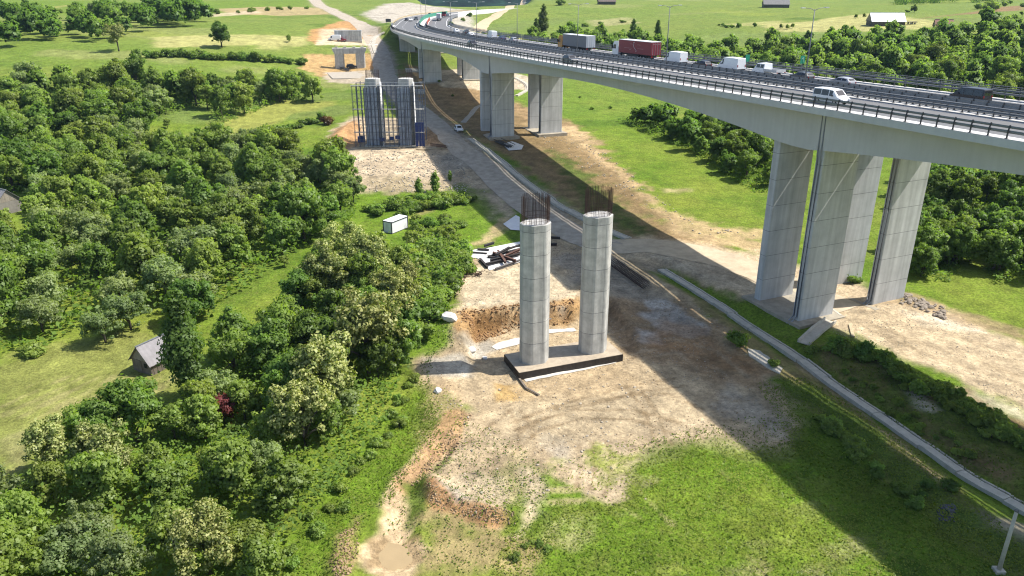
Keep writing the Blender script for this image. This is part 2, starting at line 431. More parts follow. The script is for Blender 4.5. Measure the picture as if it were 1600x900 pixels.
# cross road to the right and the plateau round the pier
paint([(930,375),(1010,370),(1110,385),(1200,395),(1330,440),(1410,470),(1470,480),(1600,540),(1700,590),(1700,680),(1600,645),(1500,590),(1400,555),(1330,525),(1240,500),(1130,450),(1040,412),(960,410)], A((.54,.455,.335)), 1.5, 1.5, 1, 0)
paint([(1000,378),(1100,390),(1190,420),(1195,460),(1120,440),(1020,400)], A((.50,.45,.37)), 2, 2, .8, 0)
paint([(1410,485),(1490,495),(1540,520),(1440,510)], A((.68,.62,.53)), 1.2, 1.2, .8, 0)
paint([(1460,600),(1540,620),(1600,640),(1600,655),(1480,615)], A((.66,.60,.5)), 1.2, 1.2, .7, 0)
paint([(1370,470),(1420,455),(1480,480),(1600,515),(1600,530),(1500,505),(1420,480)], A((.36,.28,.18)), 1, 1.5, .8, .1, speck=.4)
for q in ([(1372,512),(1400,540),(1420,560)], [(1385,505),(1415,535),(1440,556)]): paint(q, A((.40,.33,.23)), .25, .2, .7, 0, line=.25)
for q in ([(1400,478),(1500,530),(1600,568)], [(1400,490),(1500,548),(1600,595)]): paint(q, A((.60,.50,.36)), .5, .6, .5, 0, line=.6)
# bank and channel surroundings
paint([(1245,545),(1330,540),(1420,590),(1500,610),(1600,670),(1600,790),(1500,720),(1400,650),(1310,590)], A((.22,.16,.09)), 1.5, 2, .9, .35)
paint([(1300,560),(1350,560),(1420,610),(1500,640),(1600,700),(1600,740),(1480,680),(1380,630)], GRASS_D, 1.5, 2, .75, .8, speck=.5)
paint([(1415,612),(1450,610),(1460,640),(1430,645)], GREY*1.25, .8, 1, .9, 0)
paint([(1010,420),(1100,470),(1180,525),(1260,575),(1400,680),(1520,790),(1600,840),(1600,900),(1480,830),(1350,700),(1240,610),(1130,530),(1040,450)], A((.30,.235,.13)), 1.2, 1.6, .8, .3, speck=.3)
paint([(1110,470),(1250,570),(1330,630),(1400,690),(1480,760)], A((.44,.36,.23)), .5, .8, .8, 0, line=.55, speck=.3)
paint([(1520,795),(1600,820),(1600,850),(1540,822)], A((.40,.36,.30)), .8, 1, .9, 0)
paint([(1470,790),(1490,795),(1492,812),(1470,818)], A((.13,.13,.14)), .5, .6, .95, 0)
# the building site in front
paint([(720,395),(815,378),(900,330),(960,390),(1060,450),(1130,505),(1200,575),(1260,680),(1220,720),(1180,700),(1050,700),(985,735),(985,780),(960,790),(900,765),(860,740),(800,770),(780,830),(740,800),(700,790),(660,760),(690,700),(720,640),(650,600),(650,560),(700,530),(705,490),(715,440)], A((.455,.375,.26)), 1.2, 1.6, 1, 0)
paint([(725,420),(815,405),(900,440),(895,470),(800,480),(715,480)], A((.55,.48,.36)), 1, 1, .9, 0)
paint([(850,400),(950,395),(990,430),(1060,480),(1000,500),(900,440)], A((.33,.30,.255)), 1.5, 2, .85, 0)
paint([(715,487),(800,478),(900,468),(905,495),(880,505),(800,512),(735,525),(712,515)], A((.42,.27,.125)), .7, .9, .9, 0)
paint([(715,495),(800,488),(890,484),(893,500),(800,510),(740,520)], A((.20,.115,.05)), .4, 1.0, .8, 0, 1.5, speck=.85)  # dark specks painted in as shade in the bank's crevices
paint([(745,487),(800,482),(860,478),(880,480),(800,492)], GREY*.9, .6, .8, .7, 0)
paint([(945,470),(1060,470),(1130,505),(1200,575),(1190,610),(1100,590),(980,560),(950,520)], A((.31,.225,.14)), 1.5, 2, .85, 0)
for q, c in (([(1010,470),(1040,468),(1055,478),(1020,482)], .5), ([(1000,490),(1060,485),(1100,505),(1110,525),(1070,530),(1020,510)], .42), ([(1000,515),(1025,520),(1030,535),(1005,535)], .46), ([(1095,530),(1120,535),(1110,545)], .42)):
    paint(q, A((c, c*.98, c*.96)), .8, 1.4, .85, 0, speck=.35)
paint([(1040,500),(1100,515),(1180,560),(1180,580),(1080,560),(1010,540)], A((.34,.20,.10)), 1.2, 1.6, .6, 0, speck=.5)
paint([(722,532),(765,528),(780,545),(760,562),(725,556)], GREY*1.25, .8, 1, .9, 0)
paint([(662,560),(720,550),(745,570),(735,590),(665,588)], GREY*1.2, .8, 1, .85, 0)
paint([(770,598),(830,600),(830,625),(770,630)], A((.38,.26,.10)), .6, .6, .8, 0)
paint([(800,590),(950,560),(1010,600),(900,640),(820,640)], A((.50,.40,.265)), .8, 1, .7, 0)
paint([(850,680),(880,685),(890,715),(860,725)], GREY*1.3, .8, 1.2, .5, 0, speck=.5)
paint([(900,690),(985,690),(985,780),(950,790),(895,760)], A((.54,.455,.33)), .8, 1, .8, 0)
paint([(760,640),(900,620),(1060,600),(1130,690),(1000,690),(850,690),(760,700)], A((.44,.38,.275)), 1.5, 2, .6, .0, speck=.3)
for q in ([(1140,600),(1230,650),(1250,690),(1200,690),(1130,640)], ):
    paint(q, A((.36,.345,.31)), 1, 1.6, .7, .1, speck=.5)
paint([(985,735),(1030,705),(1100,695),(1180,715),(1240,700),(1420,900),(780,900),(800,850),(860,830),(880,780),(950,795),(985,785)], GRASS*1.05, 1, 1.4, .9, 1, speck=.12)
paint([(1000,700),(1100,680),(1180,700),(1250,690),(1240,720),(1100,705),(1010,730)], A((.20,.22,.07)), .8, 1.6, .7, .7, speck=.6)
paint([(800,700),(850,730),(830,780),(800,800),(760,760)], A((.24,.24,.09)), 1, 1.8, .6, .6, speck=.7)
paint([(830,790),(900,770),(920,790),(830,800)], GRASS, .6, 1, .9, 1)
paint([(850,745),(905,770),(905,785),(840,790)], GRASS, .6, 1, .9, 1)
paint([(840,820),(930,800),(900,850),(830,850)], STRAW, 1, 2, .6, .5, speck=.6)
for q in ([(990,755),(1010,780),(1050,820)], [(860,766),(905,764)], [(862,786),(912,782)], [(970,790),(1000,810)], [(1125,735),(1140,750)]): paint(q, A((.40,.36,.2)), .3, .4, .8, .2, line=.22)
paint([(820,735),(838,760),(830,800),(815,835),(800,840)], PALE*.9, .6, .6, .9, 0, line=.6)
paint([(1100,770),(1200,760),(1300,880),(1150,860)], GRASS_Y*1.1, 2, 3, .5, 1, speck=.4)
# tyre tracks
for q in ([(800,660),(900,625),(1000,600),(1060,590)], [(805,672),(905,637),(1005,612),(1070,603)], [(790,700),(830,660),(900,640),(990,640),(1060,660)], [(800,712),(842,674),(905,655),(985,655),(1050,676)], [(985,610),(1010,650),(1030,700)], [(1000,606),(1028,650),(1048,696)], [(870,640),(960,620),(1040,615),(1100,640)], [(812,640),(830,665),(835,700)], [(795,640),(808,668),(812,700)], [(950,690),(955,730),(945,775)], [(925,690),(930,735),(922,765)], [(905,695),(908,735),(900,760)], [(720,700),(760,670),(800,640)]):
    paint(q, A((.22,.165,.10)), .22, .3, .62, 0, 1.5, line=.22, speck=.45)
for q in ([(960,560),(1040,545),(1100,560),(1150,600)], [(970,540),(1050,528),(1120,548),(1170,590)], [(940,520),(985,505),(1030,510)], [(1000,560),(1060,550),(1090,580)], [(760,262),(700,278),(600,286)], [(770,270),(720,288),(620,296)]):
    paint(q, A((.42,.36,.27)), .3, .4, .5, 0, 2, line=.25, speck=.4)
for q in ([(1200,430),(1300,480),(1420,530),(1600,590)], [(1210,440),(1310,492),(1420,542),(1600,606)], [(1380,480),(1480,520),(1600,560)], [(1010,384),(1100,396),(1190,420)], [(1005,392),(1090,404),(1185,430)]):
    paint(q, A((.38,.31,.215)), .3, .4, .5, 0, 2, line=.28, speck=.3)
paint([(1230,605),(1290,640),(1360,710),(1480,830),(1600,895),(1600,850),(1520,795),(1400,700),(1310,630),(1255,590)], GRASS_D*1.1, 1, 1.5, .85, .9, speck=.2)
# patches of dry, trampled and lush grass in the front meadow
for k in range(46):
    px = rng.uniform(860, 1420); py = rng.uniform(715, 900); r_ = rng.uniform(12, 46)
    c_ = [STRAW*.8, GRASS_Y*1.1, GRASS_D*.9, A((.20,.215,.05)), A((.16,.20,.03))][rng.integers(5)]
    paint([(px-r_, py), (px, py-r_*.35), (px+r_, py), (px, py+r_*.35)], c_, .7, 1.6, rng.uniform(.35, .7), .95, 2.5, speck=.6)
# left edge of the site: weeds, gully, pond, piles
paint([(650,600),(700,615),(720,640),(690,690),(650,720),(600,780),(560,830),(520,900),(400,900),(480,800),(560,720),(620,650)], GRASS, 1, 1.4, .9, 1)
paint([(660,590),(720,600),(730,650),(690,700),(650,690)], A((.40,.31,.2)), 1, 1.6, .75, .2, speck=.5)
paint([(690,690),(660,730),(635,770),(625,800),(620,835)], A((.58,.46,.31)), .5, .7, 1, 0, line=1.7)
paint([(715,650),(690,690),(650,740),(640,760)], A((.42,.27,.15)), .6, .8, .8, 0, line=1.3, speck=.2)
paint([(560,850),(590,832),(650,838),(675,855),(660,880),(640,905),(600,905),(565,885)], A((.62,.50,.34)), .5, .6, 1, 0)
paint([(570,852),(600,838),(645,844),(662,866),(645,888),(600,898),(572,882)], A((.30,.225,.13)), .4, .8, .8, 0, 2)
paint([(520,850),(560,810),(560,830),(555,870),(545,905),(520,905)], A((.38,.28,.17)), .7, 1, .85, .1, speck=.3)
paint([(640,800),(780,820),(860,850),(830,905),(640,905),(660,870)], A((.36,.29,.16)), 1, 1.8, .85, .3, speck=.5)
paint([(665,750),(690,752),(730,785),(800,800),(805,820),(770,825),(720,805),(670,785)], A((.46,.28,.145)), .5, .7, .95, 0)
paint([(700,755),(730,775),(775,790),(790,780),(780,750),(740,740),(715,745)], A((.50,.43,.32)), .6, .8, .8, 0)
paint([(685,748),(715,765),(735,780),(715,778)], GREY*1.2, .4, .5, .7, 0)
paint([(640,760),(665,740),(660,790),(640,830),(630,820)], GRASS*.9, .6, .8, .9, 1)
paint([(690,490),(700,500),(700,540),(670,555),(660,530)], GRASS*1.05, .6, .8, .95, 1)
paint([(770,370),(800,350),(815,375),(770,392),(735,395)], GRASS, .8, 1, .8, .9)
paint([(735,382),(790,340),(800,352),(760,380)], A((.48,.38,.24)), .8, 1, .8, .1, speck=.3)
paint([(640,340),(680,325),(720,318)], A((.40,.36,.17)), .8, .8, .7, .4, line=.7)
# mown meadow round the hut
paint([(-40,570),(100,535),(240,510),(280,580),(230,640),(130,670),(40,720),(-40,800)], A((.195,.205,.055)), 2, 3, .85, .9)
for k in range(9):
    a = 20+k*24
    paint([(a-60, 640+k*4), (a+10, 610+k*2), (a+60, 590)], A((.27,.245,.10)), .5, .8, .7, .7, line=.45, speck=.5)
paint([(0,690),(60,660),(90,680),(20,730)], A((.25,.23,.10)), 1.2, 2, .6, .6, speck=.4)
paint([(330,470),(420,400),(490,350),(520,330),(500,370),(430,440),(340,500)], A((.085,.14,.016)), 1.5, 2, .8, 1)
# ------------------------------------------------------------------ ground mesh
def grid_mesh(name, X, Y, Z, nx, ny, col=None, a=None):
    me = bpy.data.meshes.new(name)
    nv = nx*ny; i = np.arange((ny-1)*(nx-1)); r = i//(nx-1); c = i % (nx-1); o = r*nx+c
    q = np.stack([o, o+1, o+nx+1, o+nx], 1).astype(np.int32)
    me.vertices.add(nv); me.vertices.foreach_set('co', np.stack([X, Y, Z], 1).astype(np.float32).ravel())
    me.loops.add(q.size); me.loops.foreach_set('vertex_index', q.ravel())
    me.polygons.add(len(q)); me.polygons.foreach_set('loop_start', (np.arange(len(q))*4).astype(np.int32))
    me.polygons.foreach_set('loop_total', np.full(len(q), 4, np.int32))
    me.polygons.foreach_set('use_smooth', np.ones(len(q), bool))
    me.update(calc_edges=True)
    if col is not None:
        at = me.color_attributes.new('soil', 'FLOAT_COLOR', 'POINT')
        at.data.foreach_set('color', np.concatenate([np.clip(col, 0, 1), np.clip(a, 0, 1)[:, None]], 1).astype(np.float32).ravel())
    return me
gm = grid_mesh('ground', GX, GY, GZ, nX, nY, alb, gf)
def ground_material():
    m, t, b = new_mat('ground_soil_and_grass'); L = t.links.new
    at = N(t, 'ShaderNodeAttribute'); at.attribute_name = 'soil'
    tc = N(t, 'ShaderNodeTexCoord')
    def noise(sc, det=5, ro=.6, vec=None):
        n = N(t, 'ShaderNodeTexNoise'); n.inputs['Scale'].default_value = sc; n.inputs['Detail'].default_value = det; n.inputs['Roughness'].default_value = ro
        L(vec or tc.outputs['Object'], n.inputs['Vector']); return n.outputs['Fac']
    def mr(v, a, b_, c, d):
        r = N(t, 'ShaderNodeMapRange'); r.inputs['From Min'].default_value = a; r.inputs['From Max'].default_value = b_; r.inputs['To Min'].default_value = c; r.inputs['To Max'].default_value = d
        L(v, r.inputs['Value']); return r.outputs[0]
    def mth(op, a, c):
        n = N(t, 'ShaderNodeMath', operation=op)
        for i, q in enumerate((a, c)):
            if isinstance(q, (int, float)): n.inputs[i].default_value = q
            else: L(q, n.inputs[i])
        return n.outputs[0]
    g_ = at.outputs['Alpha']
    fine = mr(noise(2.6, 7, .8), .34, .66, .45, 1.55)           # clumps and stones
    mid = mr(noise(.35, 5, .65), .32, .68, .74, 1.24)
    dirt = mth('MULTIPLY', mr(noise(1.9, 9, .80), .34, .66, .60, 1.36), mid)
    grass = mth('MULTIPLY', fine, mid)
    mx = N(t, 'ShaderNodeMix', data_type='FLOAT'); L(g_, mx.inputs[0]); L(dirt, mx.inputs[2]); L(grass, mx.inputs[3])
    # little yellow-brown heads and dry stalks in the grass
    dry = mth('MULTIPLY', mr(noise(1.1, 7, .85), .52, .70, 0, .6), g_)
    vm = N(t, 'ShaderNodeVectorMath', operation='SCALE'); L(at.outputs['Color'], vm.inputs[0]); L(mx.outputs[0], vm.inputs['Scale'])
    mc = N(t, 'ShaderNodeMix', data_type='RGBA'); L(dry, mc.inputs[0]); L(vm.outputs[0], mc.inputs[6]); mc.inputs[7].default_value = (.24, .235, .07, 1)
    L(mc.outputs[2], b.inputs['Base Color'])
    b.inputs['Roughness'].default_value = .95; b.inputs['Specular IOR Level'].default_value = .12
    bp = N(t, 'ShaderNodeBump'); bp.inputs['Strength'].default_value = .9; bp.inputs['Distance'].default_value = .32
    L(mth('ADD', noise(2.2, 7, .75), mth('MULTIPLY', noise(.7, 3, .5), .8)), bp.inputs['Height']); L(bp.outputs[0], b.inputs['Normal'])
    return m
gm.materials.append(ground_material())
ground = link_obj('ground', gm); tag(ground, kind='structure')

# ------------------------------------------------------------------ far mountains
MX, MY = np.meshgrid(np.linspace(-3000, 3000, 260), np.linspace(1120, 3400, 110)); MX = MX.ravel(); MY = MY.ravel()
MZ = -70 + 250*sstep(1150, 2700, MY + 400*fbm(MX, MY, 1200, 3)) + 60*fbm(MX, MY, 420, 5, .55)*sstep(1150, 1700, MY) + 34*fbm(MX, MY, 70, 4, .6)
mm = grid_mesh('mountain', MX, MY, MZ, 260, 110)
mm.materials.append(mat('mountain_forest', (.007, .020, .012), .95, var=.95, scale=.03, spec=.1, bump=1.0, bscale=.09))
tag(link_obj('mountain', mm), kind='structure')

# ------------------------------------------------------------------ draped strips
def drape(name, line_px, wid, m, lift=.05, step=1.2, jit=0.0, ncross=6, world=None, label=None, cat=None, kind='structure', crown=0.0):
    P = catmull(world if world is not None else gpts(line_px), 14)
    P = np.array(P); L = np.r_[0, np.cumsum(np.hypot(*np.diff(P, axis=0).T))]
    S = np.arange(0, L[-1], step); X = np.interp(S, L, P[:, 0]); Y = np.interp(S, L, P[:, 1])
    tx = np.gradient(X); ty = np.gradient(Y); l = np.hypot(tx, ty); tx /= l; ty /= l
    wv = wid if np.ndim(wid) == 0 else np.interp(S/L[-1], np.linspace(0, 1, len(wid)), wid)
    wl = wv/2 + jit*fbm(S, S*0+3, 5, 3); wr = wv/2 + jit*fbm(S, S*0+77, 5, 3)
    u = np.linspace(-1, 1, ncross)
    W = np.where(u[None] < 0, wl[:, None]*u[None], wr[:, None]*u[None])
    XX = (X[:, None] + ty[:, None]*W); YY = (Y[:, None] - tx[:, None]*W)
    ZZ = H(XX.ravel(), YY.ravel()).reshape(XX.shape) + lift
    ZZ = np.maximum(ZZ, (ZZ.mean(1, keepdims=True) - 1.0))
    ZZ[:, 0] -= lift*1.4 if lift > .1 else 0; ZZ[:, -1] -= lift*1.4 if lift > .1 else 0
    me = grid_mesh(name, XX.ravel(), YY.ravel(), ZZ.ravel(), ncross, len(S)); me.materials.append(m)
    return tag(link_obj(name, me), label, cat, kind=kind)
# ================================================================== STRUCTURES
M_BRIDGE = mat('bridge_concrete', (.49, .495, .495), .8, var=.07, scale=.22, streak=.05, bump=.05, bscale=3)
M_PIER = mat('pier_concrete', (.48, .485, .485), .8, var=.13, scale=.35, streak=.2, bump=.05, bscale=3)
M_WALK = mat('walkway_concrete', (.47, .455, .43), .85, var=.10, scale=1.2)
M_ASPH = mat('motorway_asphalt', (.135, .135, .137), .85, var=.10, scale=.5, spec=.3)
M_STEEL = mat('galvanised_steel', (.155, .165, .175), .5, metal=.1, var=.15, scale=2)
M_STEELD = mat('dark_steel', (.06, .06, .062), .55, metal=.2, var=.15, scale=2)
M_PAINT = mat('road_paint', (.75, .75, .73), .7, var=.12, scale=3)
M_JOINT = mat('dark_joint_line', (.14, .14, .14), .9)  # dark joint lines between pours and form panels
M_COL = mat('new_concrete', (.475, .465, .435), .85, var=.2, scale=.9, streak=.26, bump=.08, bscale=4)
M_COL2 = mat('new_concrete_darker_pour', (.425, .42, .395), .85, var=.22, scale=.8, streak=.3, bump=.08, bscale=4)
M_COLTOP = mat('raw_concrete_top', (.62, .60, .56), .9, var=.15, scale=2)
M_RUST = mat('rusty_rebar', (.050, .027, .020), .8, var=.3, scale=3)
M_FOOTSIDE = mat('dark_footing_side', (.028, .022, .018), .6, var=.5, scale=2.5, streak=.5)  # near-black streaked tone of the footing sides
M_CHAN = mat('channel_concrete', (.43, .395, .33), .9, var=.18, scale=1.2, bump=.15, bscale=5)
M_BLUE = mat('blue_formwork', (.025, .045, .17), .55, var=.25, scale=2)
M_SCAF = mat('scaffold_steel', (.10, .115, .16), .5, metal=.3, var=.2, scale=2)
M_PLY = mat('formwork_panel', (.40, .45, .54), .7, var=.25, scale=1.2, streak=.25)
M_WHITE = mat('white_sheet', (.64, .63, .61), .7, var=.10, scale=1.5, bump=.3, bscale=1.5)
M_WOOD = mat('weathered_wood', (.15, .125, .10), .9, var=.3, scale=1.5, streak=.3)

P_SPAN = 113.0
PIER_D = [-6.0, 104.6, 214.5, 288.0, 362.0]
PIER_S = [s_of_d(d) for d in PIER_D]
def depth_at(s):
    pts = [PIER_S[0]-P_SPAN] + PIER_S + [S_END]
    for a, b in zip(pts[:-1], pts[1:]):
        if a <= s <= b:
            u = (s-a)/(b-a); L = b-a
            mid = 3.0 if L > 80 else 3.3
            hi = 6.2 if L > 80 else 4.4
            h0 = hi if a in PIER_S else 3.2; h1 = hi if b in PIER_S else 3.2
            if a == PIER_S[-1]: h0 = 4.4
            if b == PIER_S[3] : h1 = 4.4
            if a == PIER_S[2]: h0 = 6.2
            k = (2*u-1)**2; k = min(1.0, k*1.08)
            return mid + ((h0 if u < .5 else h1)-mid)*k
    return 3.2
via = thing('motorway_viaduct', 'long curved grey concrete motorway viaduct carrying traffic on tall twin wall piers', 'bridge', mpoint(PIER_S[1], 0, -31))
VO = Vector(via.location)
S_ALL = list(np.arange(2.0, S_END, 3.0)) + [S_END]
def up(o):            # parent to the viaduct keeping world coordinates
    o.parent = via; o.location = -VO; return o
def deck_section(s, t0, flip):
    D = depth_at(s)
    o = [(0,.12),(0,-.72),(.45,-.82),(3.3,-1.25),(3.45,-D),(10.35,-D),(10.5,-1.25),(13.05,-.62),(13.65,-.5),(13.65,.02),(1.4,.0),(1.4,.12)]
    if flip: o = [(14.0-a, b) for a, b in o]
    return [mpoint(s, t0+a, b) for a, b in o]
for t0, flip in ((0, False), (14.6, True)):
    mb = MB(); mb.sweep([deck_section(s, t0, flip) for s in S_ALL])
    up(mb.build('girder', M_BRIDGE))
def strip(mb, s0, s1, t0, t1, dz, step=3.0, zf=None):
    S = list(np.arange(s0, s1, step)) + [s1]
    secs = [[mpoint(s, t0, dz), mpoint(s, t1, dz)] for s in S]
    mb.sweep(secs, closed=False)
def slabstrip(mb, s0, s1, t0, t1, dz, h, step=3.0):
    S = list(np.arange(s0, s1, step)) + [s1]
    mb.sweep([[mpoint(s, t0, dz), mpoint(s, t1, dz), mpoint(s, t1, dz+h), mpoint(s, t0, dz+h)] for s in S])
LANES = ((1.45, 11.7), (16.9, 27.15))
for a, b in LANES:
    mb = MB(); strip(mb, 2, S_END, a, b, .024); up(mb.build('road_surface', M_ASPH))
mb = MB()
strip(mb, 2, S_END, 0.03, 1.4, .126); up(mb.build('walkway', M_WALK))
mb = MB(); strip(mb, 2, S_END, 27.2, 28.57, .126); up(mb.build('walkway', M_WALK))
mb = MB(); slabstrip(mb, 2, S_END, 11.75, 13.6, .03, .09); slabstrip(mb, 2, S_END, 15.0, 16.85, .03, .09)
up(mb.build('median_kerb', M_WALK))
mb = MB()
def markings(mb, s0, s1, dz=.03):
    for t in (2.0, 11.2, 17.3, 26.6): strip(mb, s0, s1, t-.1, t+.1, dz)
    for t in (5.6, 20.9):
        for s in np.arange(s0+1, s1-7, 12): strip(mb, s, s+5, t-.08, t+.08, dz, 5)
markings(mb, 2, S_END); up(mb.build('lane_markings', M_PAINT))
# barriers -------------------------------------------------------------
def beam_profile(t, z, h, th, side):
    # shallow W section
    return [(t, z-h/2), (t+side*th, z-h*.3), (t+side*th*.4, z), (t+side*th, z+h*.3), (t, z+h/2), (t-side*.03, z)]
def barrier(name, t, beams, spacing, post_h, side, s0, s1, parent_f, mat_b=M_STEEL, mat_p=M_STEELD, sep_posts=False, lean=0.0, base=.126, pw=.11):
    mb = MB(); S = list(np.arange(s0, s1, 3.0)) + [s1]
    for z, h, th in beams:
        mb.sweep([[mpoint(s, a, b+base) for a, b in beam_profile(t+side*.14, z, h, th, side)] for s in S])
    rail = parent_f(mb.build(name, mat_b))
    pm = MB(); pm.box((0, 0, .01), (.28, .28, .03)); pm.bar((0, 0, 0), (0, 0, post_h*.62), pw, pw*1.2); pm.bar((0, 0, post_h*.62), (side*.13, 0, post_h), pw, pw*1.1)
    for z, h, th in beams: pm.box((side*.07, 0, z), (.16, .1, .12))
    pme = pm.mesh('post', mat_p)
    ss = np.arange(s0+1.1, s1, spacing)
    order = sorted(range(len(ss)), key=lambda i: -1e9 if not (s_of_d(60) < ss[i]) else ss[i])
    vis = [i for i in range(len(ss)) if ss[i] > s_of_d(66)]
    keep = set(vis[:100]) if sep_posts else set()
    rest = MB()
    for i, s in enumerate(ss):
        p, a, r = frame_at(s); ang = math.atan2(r[1], r[0])
        loc = mpoint(s, t, base)
        if i in keep:
            o = link_obj('post', pme, rail); o.matrix_parent_inverse = Matrix.Identity(4)
            o.location = loc; o.rotation_euler = (0, 0, ang)
        else:
            rm = Matrix.Rotation(ang, 3, 'Z')
            for f in pm.f: pass
            rest.add([rm @ Vector(v) + loc for v in pm.v], pm.f)
    if rest.f:
        o = rest.build('post', mat_p); o.parent = rail; o['kind'] = 'stuff'
    return rail
barrier('outer_railing', .32, [(1.12, .26, .10), (.66, .30, .10)], 2.0, 1.32, 1, 2, S_END, up, sep_posts=True)
barrier('median_barrier', 12.15, [(.98, .34, .12), (.55, .32, .12)], 2.0, 1.15, -1, 2, S_END, up)
barrier('median_barrier', 13.35, [(1.05, .50, .12), (.50, .46, .12)], 2.0, 1.32, 1, 2, S_END, up, sep_posts=True)
barrier('median_barrier', 16.45, [(.98, .34, .12), (.55, .32, .12)], 2.0, 1.15, 1, 2, S_END, up)
barrier('outer_railing', 28.28, [(1.62, .10, .05), (1.36, .10, .05), (1.08, .28, .10), (.66, .30, .10)], 2.0, 1.68, -1, 2, S_END, up)
mb = MB(); slabstrip(mb, 2, S_END, 14.12, 14.50, -.35, .3); up(mb.build('streak_splitter', M_STEEL))  # unseen bar added in the deck gap to split the sun streak
# piers ------------------------------------------------------------------
def pier_group(d, base_z):
    s0 = s_of_d(d)
    g = bpy.data.objects.new('pier', None); COL.objects.link(g); up(g)
    for t0 in (3.62, 18.22):
        for k, ds in enumerate((-4.15, 4.15)):
            s = s0+ds
            p, a, r = frame_at(s0); D = depth_at(s)
            c0 = mpoint(s, t0+3.3, 0); A_ = Vector((a[0], a[1], 0)); R_ = Vector((r[0], r[1], 0))
            gzv = min(gz(*(mpoint(s0+ds, t0+3.3, 0) + R_*q)[:2]) for q in (-3.3, 0, 3.3)) if base_z is None else base_z-.3
            zb = base_z if base_z is not None else gzv+.25
            topz = c0.z - D + .15
            mb = MB(); c = Vector((c0.x, c0.y, 0)); hw, ht = 3.3, .68
            ring = [(-hw, -ht+.12), (-hw+.12, -ht), (hw-.12, -ht), (hw, -ht+.12), (hw, ht-.12), (hw-.12, ht), (-hw+.12, ht), (-hw, ht-.12)]
            mb.sweep([[c + R_*x + A_*y + Vector((0, 0, z)) for x, y in ring] for z in (zb-.05, topz)])
            z = zb+3.4; mb.cur = 1
            while z < topz-1:
                mb.sweep([[c + R_*x*1.0015 + A_*y*1.007 + Vector((0, 0, zz)) for x, y in ring] for zz in (z-.025, z+.025)]); z += 3.9
            bl = mb.build('blade', [M_PIER, M_JOINT]); bl.parent = g
            fm = MB(); fz = min(zb-2.2, gzv-1.6); cf = Vector((mpoint(s0, t0+3.3, 0).x, mpoint(s0, t0+3.3, 0).y, 0))
            if k == 0: fm.sweep([[cf + R_*x + A_*y + Vector((0, 0, zz)) for x, y in ((-4.5, -6.4), (4.3, -6.4), (4.3, 6.2), (-4.5, 6.2))] for zz in (fz, zb)])
            if k == 0: fo = fm.build('footing', mat('pier_footing_concrete', (.31, .275, .215), .9, var=.25, scale=.8)); fo.parent = g
            if k == 0 and d > 50:
                pm = MB()
                for off in (.05, .42):
                    q = c - R_*(hw+.13) + A_*(-ht+.25+off*1.6)
                    ztop = c0.z-1.35
                    w_out = c - R_*(3.3+.28) + A_*(-ht+.25+off*1.6)
                    pm.tube([w_out + Vector((0, 0, ztop)), w_out + Vector((0, 0, c0.z-D-.4)), q + Vector((0, 0, c0.z-D-1.4)), q + Vector((0, 0, zb+.6)), q - R_*.9 + Vector((0, 0, zb-.1)), q - R_*1.5 + Vector((0, 0, zb-1.6))], .10, 7)
                po = pm.build('drain_pipe', mat('pipe_grey', (.27, .28, .30), .5, var=.1), smooth=True); po.parent = g
    return g
for d, bz in zip(PIER_D, (None, 0.45, 5.8, None, None)): pier_group(d, bz)
# abutment where the viaduct meets the hillside
mb = MB()
for t0 in (2.6, 17.2):
    mb.sweep([[mpoint(s, t0+a, zz) for s, a in ((S_END-1.2, 0), (S_END-1.2, 8.8), (S_END+1.5, 8.8), (S_END+1.5, 0))] for zz in (-14, -2.9)])
up(mb.build('abutment', M_PIER))

# motorway on the ground beyond it -----------------------------------------
mw = MB(); strip(mw, S_END, _seg[-1]-1, -.3, 29, -.12, 4); mo = mw.build('motorway', M_ASPH); tag(mo, kind='structure')
lm = MB(); markings(lm, S_END+.5, _seg[-1]-8, .0); lmo = lm.build('lane_markings', M_PAINT, mo)
vg = MB(); strip(vg, S_END, _seg[-1]-1, 11.9, 16.6, -.08, 4); vo = vg.build('median_strip', M_WALK, mo)
def gbar(name, t, z0, z1, s0, s1, m, label, cat):
    b = MB(); slab = list(np.arange(s0, s1, 3.0))+[s1]
    b.sweep([[mpoint(s, t-.08, z0), mpoint(s, t+.08, z0), mpoint(s, t+.08, z1), mpoint(s, t-.08, z1)] for s in slab])
    return tag(b.build(name, m), label, cat)
gbar('glare_screen', 13.2, 0, 1.9, S_END+6, S_END+135, mat('green_screen', (.03, .20, .13), .6), 'long green glare screen along the median where the motorway bends', 'screen')
gbar('plastic_barrier', 16.9, 0, 1.5, S_END+2, S_END+52, mat('red_plastic', (.33, .06, .03), .6, var=.15, scale=.8), 'curved row of red barriers at the start of the far carriageway bend', 'barrier')
gbar('retaining_wall', 29.4, -.3, 2.4, S_END+95, S_END+250, mat('pale_wall', (.70, .70, .70), .8, var=.06), 'low white wall behind the queue where the motorway bends away', 'wall')
gbar('guard_rail', -.6, .3, .9, S_END, S_END+190, mat('tan_rail', (.40, .32, .18), .7, var=.1), 'tan edge rail round the outside of the motorway bend', 'guard rail')
gbar('guard_rail', 29.3, .3, 1.0, S_END, S_END+94, M_STEEL, 'dark steel guard rail on the inside of the motorway bend', 'guard rail')

